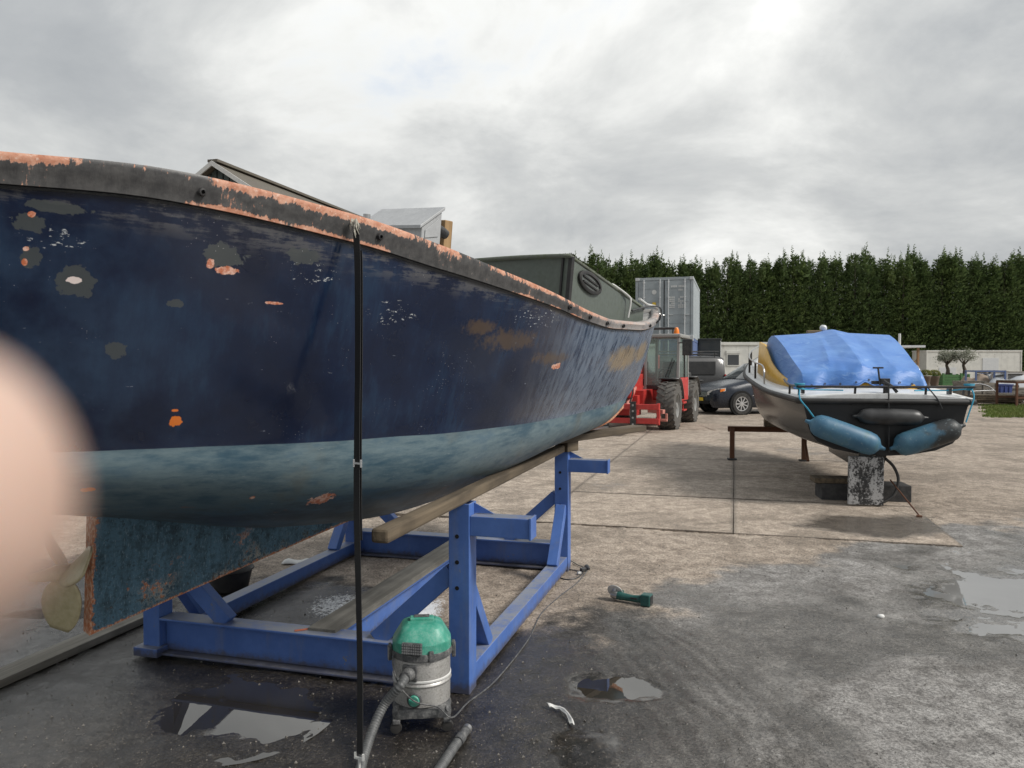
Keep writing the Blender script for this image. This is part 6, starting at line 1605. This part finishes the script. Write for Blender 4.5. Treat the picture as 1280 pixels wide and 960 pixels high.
for i, (px, Y, w_, h_, mat, lab) in enumerate(((1262, 36.3, 1.3, 1.15, 'pale_tarp_heap', 'heap of scrap under a crumpled pale sheet between the racks'), (1222, 38.4, 1.0, 1.2, 'tan_heap', 'heap under a crumpled tan sheet behind the pallets'))):
    M[mat] = paint(mat, ((.45, .47, .5), (.26, .2, .15))[i], .7, .4, scale=3)
    p = dpt(px, 500, Y); t = thing('covered_heap', lab, 'heap', (p.x, Y, 0)); rows = []
    for a_ in range(13):
        row = []
        for b_ in range(13):
            x_, y_ = (a_ / 6 - 1), (b_ / 6 - 1); d_ = max(abs(x_), abs(y_)); hh = h_ * max(0, 1 - d_ ** 3) * (.8 + .2 * math.sin(5 * x_ + i) * math.cos(4 * y_ + 1)) + .03 * math.sin(13 * x_) * math.cos(11 * y_)
            row.append((x_ * w_, y_ * .7, max(hh, 0)))
        rows.append(row)
    MB().grid(rows).build('sheet', M[mat], t, smooth=30, solid=.01)
# grass along the scrap row
mb = MB(); r = random.Random(9)
ga_, gb_ = (16.0, 24.5), (24.0, 31.5)
for k in range(9000):
    y = r.uniform(23.8, 31.0); x = r.uniform(.588 * y + .5 + .15 * math.sin(y * 3) + .2 * r.random(), .72 * y + 1); h = r.uniform(.03, .11); a = r.uniform(0, 6.28); w_ = r.uniform(.012, .03)
    mb.add([(x - w_ * math.cos(a), y - w_ * math.sin(a), 0), (x + w_ * math.cos(a), y + w_ * math.sin(a), 0), (x + r.gauss(0, .03), y + r.gauss(0, .03), h)], [(0, 1, 2)])
M['grass'] = leaf_mat('grass_blade', (0.06, 0.10, 0.02), (0.14, 0.19, 0.045), (0.16, 0.17, 0.06))
tag(mb.build('grass', M['grass']), 'strip of short green grass in front of the scrap row', 'grass', kind='stuff')

# ------------------------------------------------------------------ the hand at the edge of the lens
g = G('skin')
s1 = g.noise(300, 4, .6); s2 = g.noise(60, 3, .6)
c = g.mix(g.step(s2, .3, .7), (0.46, 0.31, 0.245), (0.56, 0.40, 0.33))
g.bsdf(c, .5, 0, g.bump(s1, .2, .0004), Subsurface_Weight=.25, Subsurface_Radius=(.004, .0015, .0008), Subsurface_Scale=1.0); M['skin'] = g.m
hand = thing('person', 'bare blurred fingertip of a hand reaching in beside the navy hull', 'person', (-.13, -.045, 1.56))
HO = Vector((-.13, -.045, 1.56))
def hl_(x, y, z): return Vector((x, y, 1.65 + z)) - HO
hm_ = MB()
def limb(pts):
    "tapered limb with rounded ends, sampled along a smooth path"
    P_ = spline([p for p, _ in pts], 8); n_ = len(P_) - 1; rs = []
    for i_ in range(len(P_)):
        t = i_ / n_ * (len(pts) - 1); k = min(int(t), len(pts) - 2); rs.append(pts[k][1] + (pts[k + 1][1] - pts[k][1]) * (t - k))
    d = (P_[-1] - P_[-2]).normalized(); r_ = rs[-1]
    for a in (20, 40, 60, 75, 87): P_.append(P_[n_] + d * r_ * math.sin(R(a))); rs.append(r_ * math.cos(R(a)))
    d0 = (P_[0] - P_[1]).normalized()
    hm_.tube([P_[0] + d0 * rs[0] * .8] + P_, [rs[0] * .4] + rs, 16)
wr_ = hl_(-.155, -.10, -.135)
limb([(hl_(-.118, -.038, -.040), .0125), (hl_(-.092, .004, -.020), .0092), (hl_(-.064, .025, -.011), .0085), (hl_(-.046, .0335, -.0070), .0086), (hl_(-.0285, .0345, -.0062), .0083)])
limb([(hl_(-.130, -.028, -.058), .0120), (hl_(-.112, .012, -.042), .0092), (hl_(-.088, .018, -.046), .0084), (hl_(-.072, .006, -.052), .0074)])
limb([(hl_(-.140, -.030, -.078), .0115), (hl_(-.125, .006, -.066), .0088), (hl_(-.102, .012, -.070), .0080), (hl_(-.086, .002, -.076), .0072)])
limb([(hl_(-.148, -.040, -.098), .0105), (hl_(-.137, -.010, -.090), .0078), (hl_(-.117, -.004, -.093), .0071), (hl_(-.103, -.012, -.098), .0063)])
limb([(hl_(-.140, -.085, -.100), .0150), (hl_(-.115, -.092, -.060), .0110), (hl_(-.100, -.090, -.030), .0095), (hl_(-.092, -.086, -.010), .0082)])
limb([(wr_, .022), (hl_(-.138, -.062, -.085), .021), (hl_(-.124, -.040, -.050), .0145)])
limb([(wr_, .022), (hl_(-.145, -.062, -.098), .021), (hl_(-.137, -.034, -.075), .0140)])
limb([(wr_, .022), (hl_(-.148, -.064, -.108), .020), (hl_(-.147, -.042, -.096), .0125)])
limb([(hl_(-.215, -.22, -.27), .036), (hl_(-.185, -.16, -.20), .029), (wr_, .023)])
hd_ = hm_.build('hand', M['skin'], hand)
rm_ = hd_.modifiers.new('remesh', 'REMESH'); rm_.mode = 'VOXEL'; rm_.voxel_size = .0014; rm_.use_smooth_shade = True
sm_ = hd_.modifiers.new('smooth', 'SMOOTH'); sm_.iterations = 5; sm_.factor = .5
nl = MB(); nl.lathe([(.0, .001), (.004, .0008), (.0055, 0)], 12, hl_(-.030, .0425, -.0050), Matrix.Rotation(R(-70), 3, 'X'), cap=False); nl.build('nail', M['skin'], hand, smooth='all')
M['sleeve'] = paint('sleeve_cloth', (0.03, 0.035, 0.045), .9, .1)
MB().tube([hl_(-.200, -.19, -.235), hl_(-.215, -.22, -.27), hl_(-.25, -.29, -.35), hl_(-.29, -.36, -.43)], [.043, .047, .052, .058], 20).build('sleeve', M['sleeve'], hand, smooth='all')
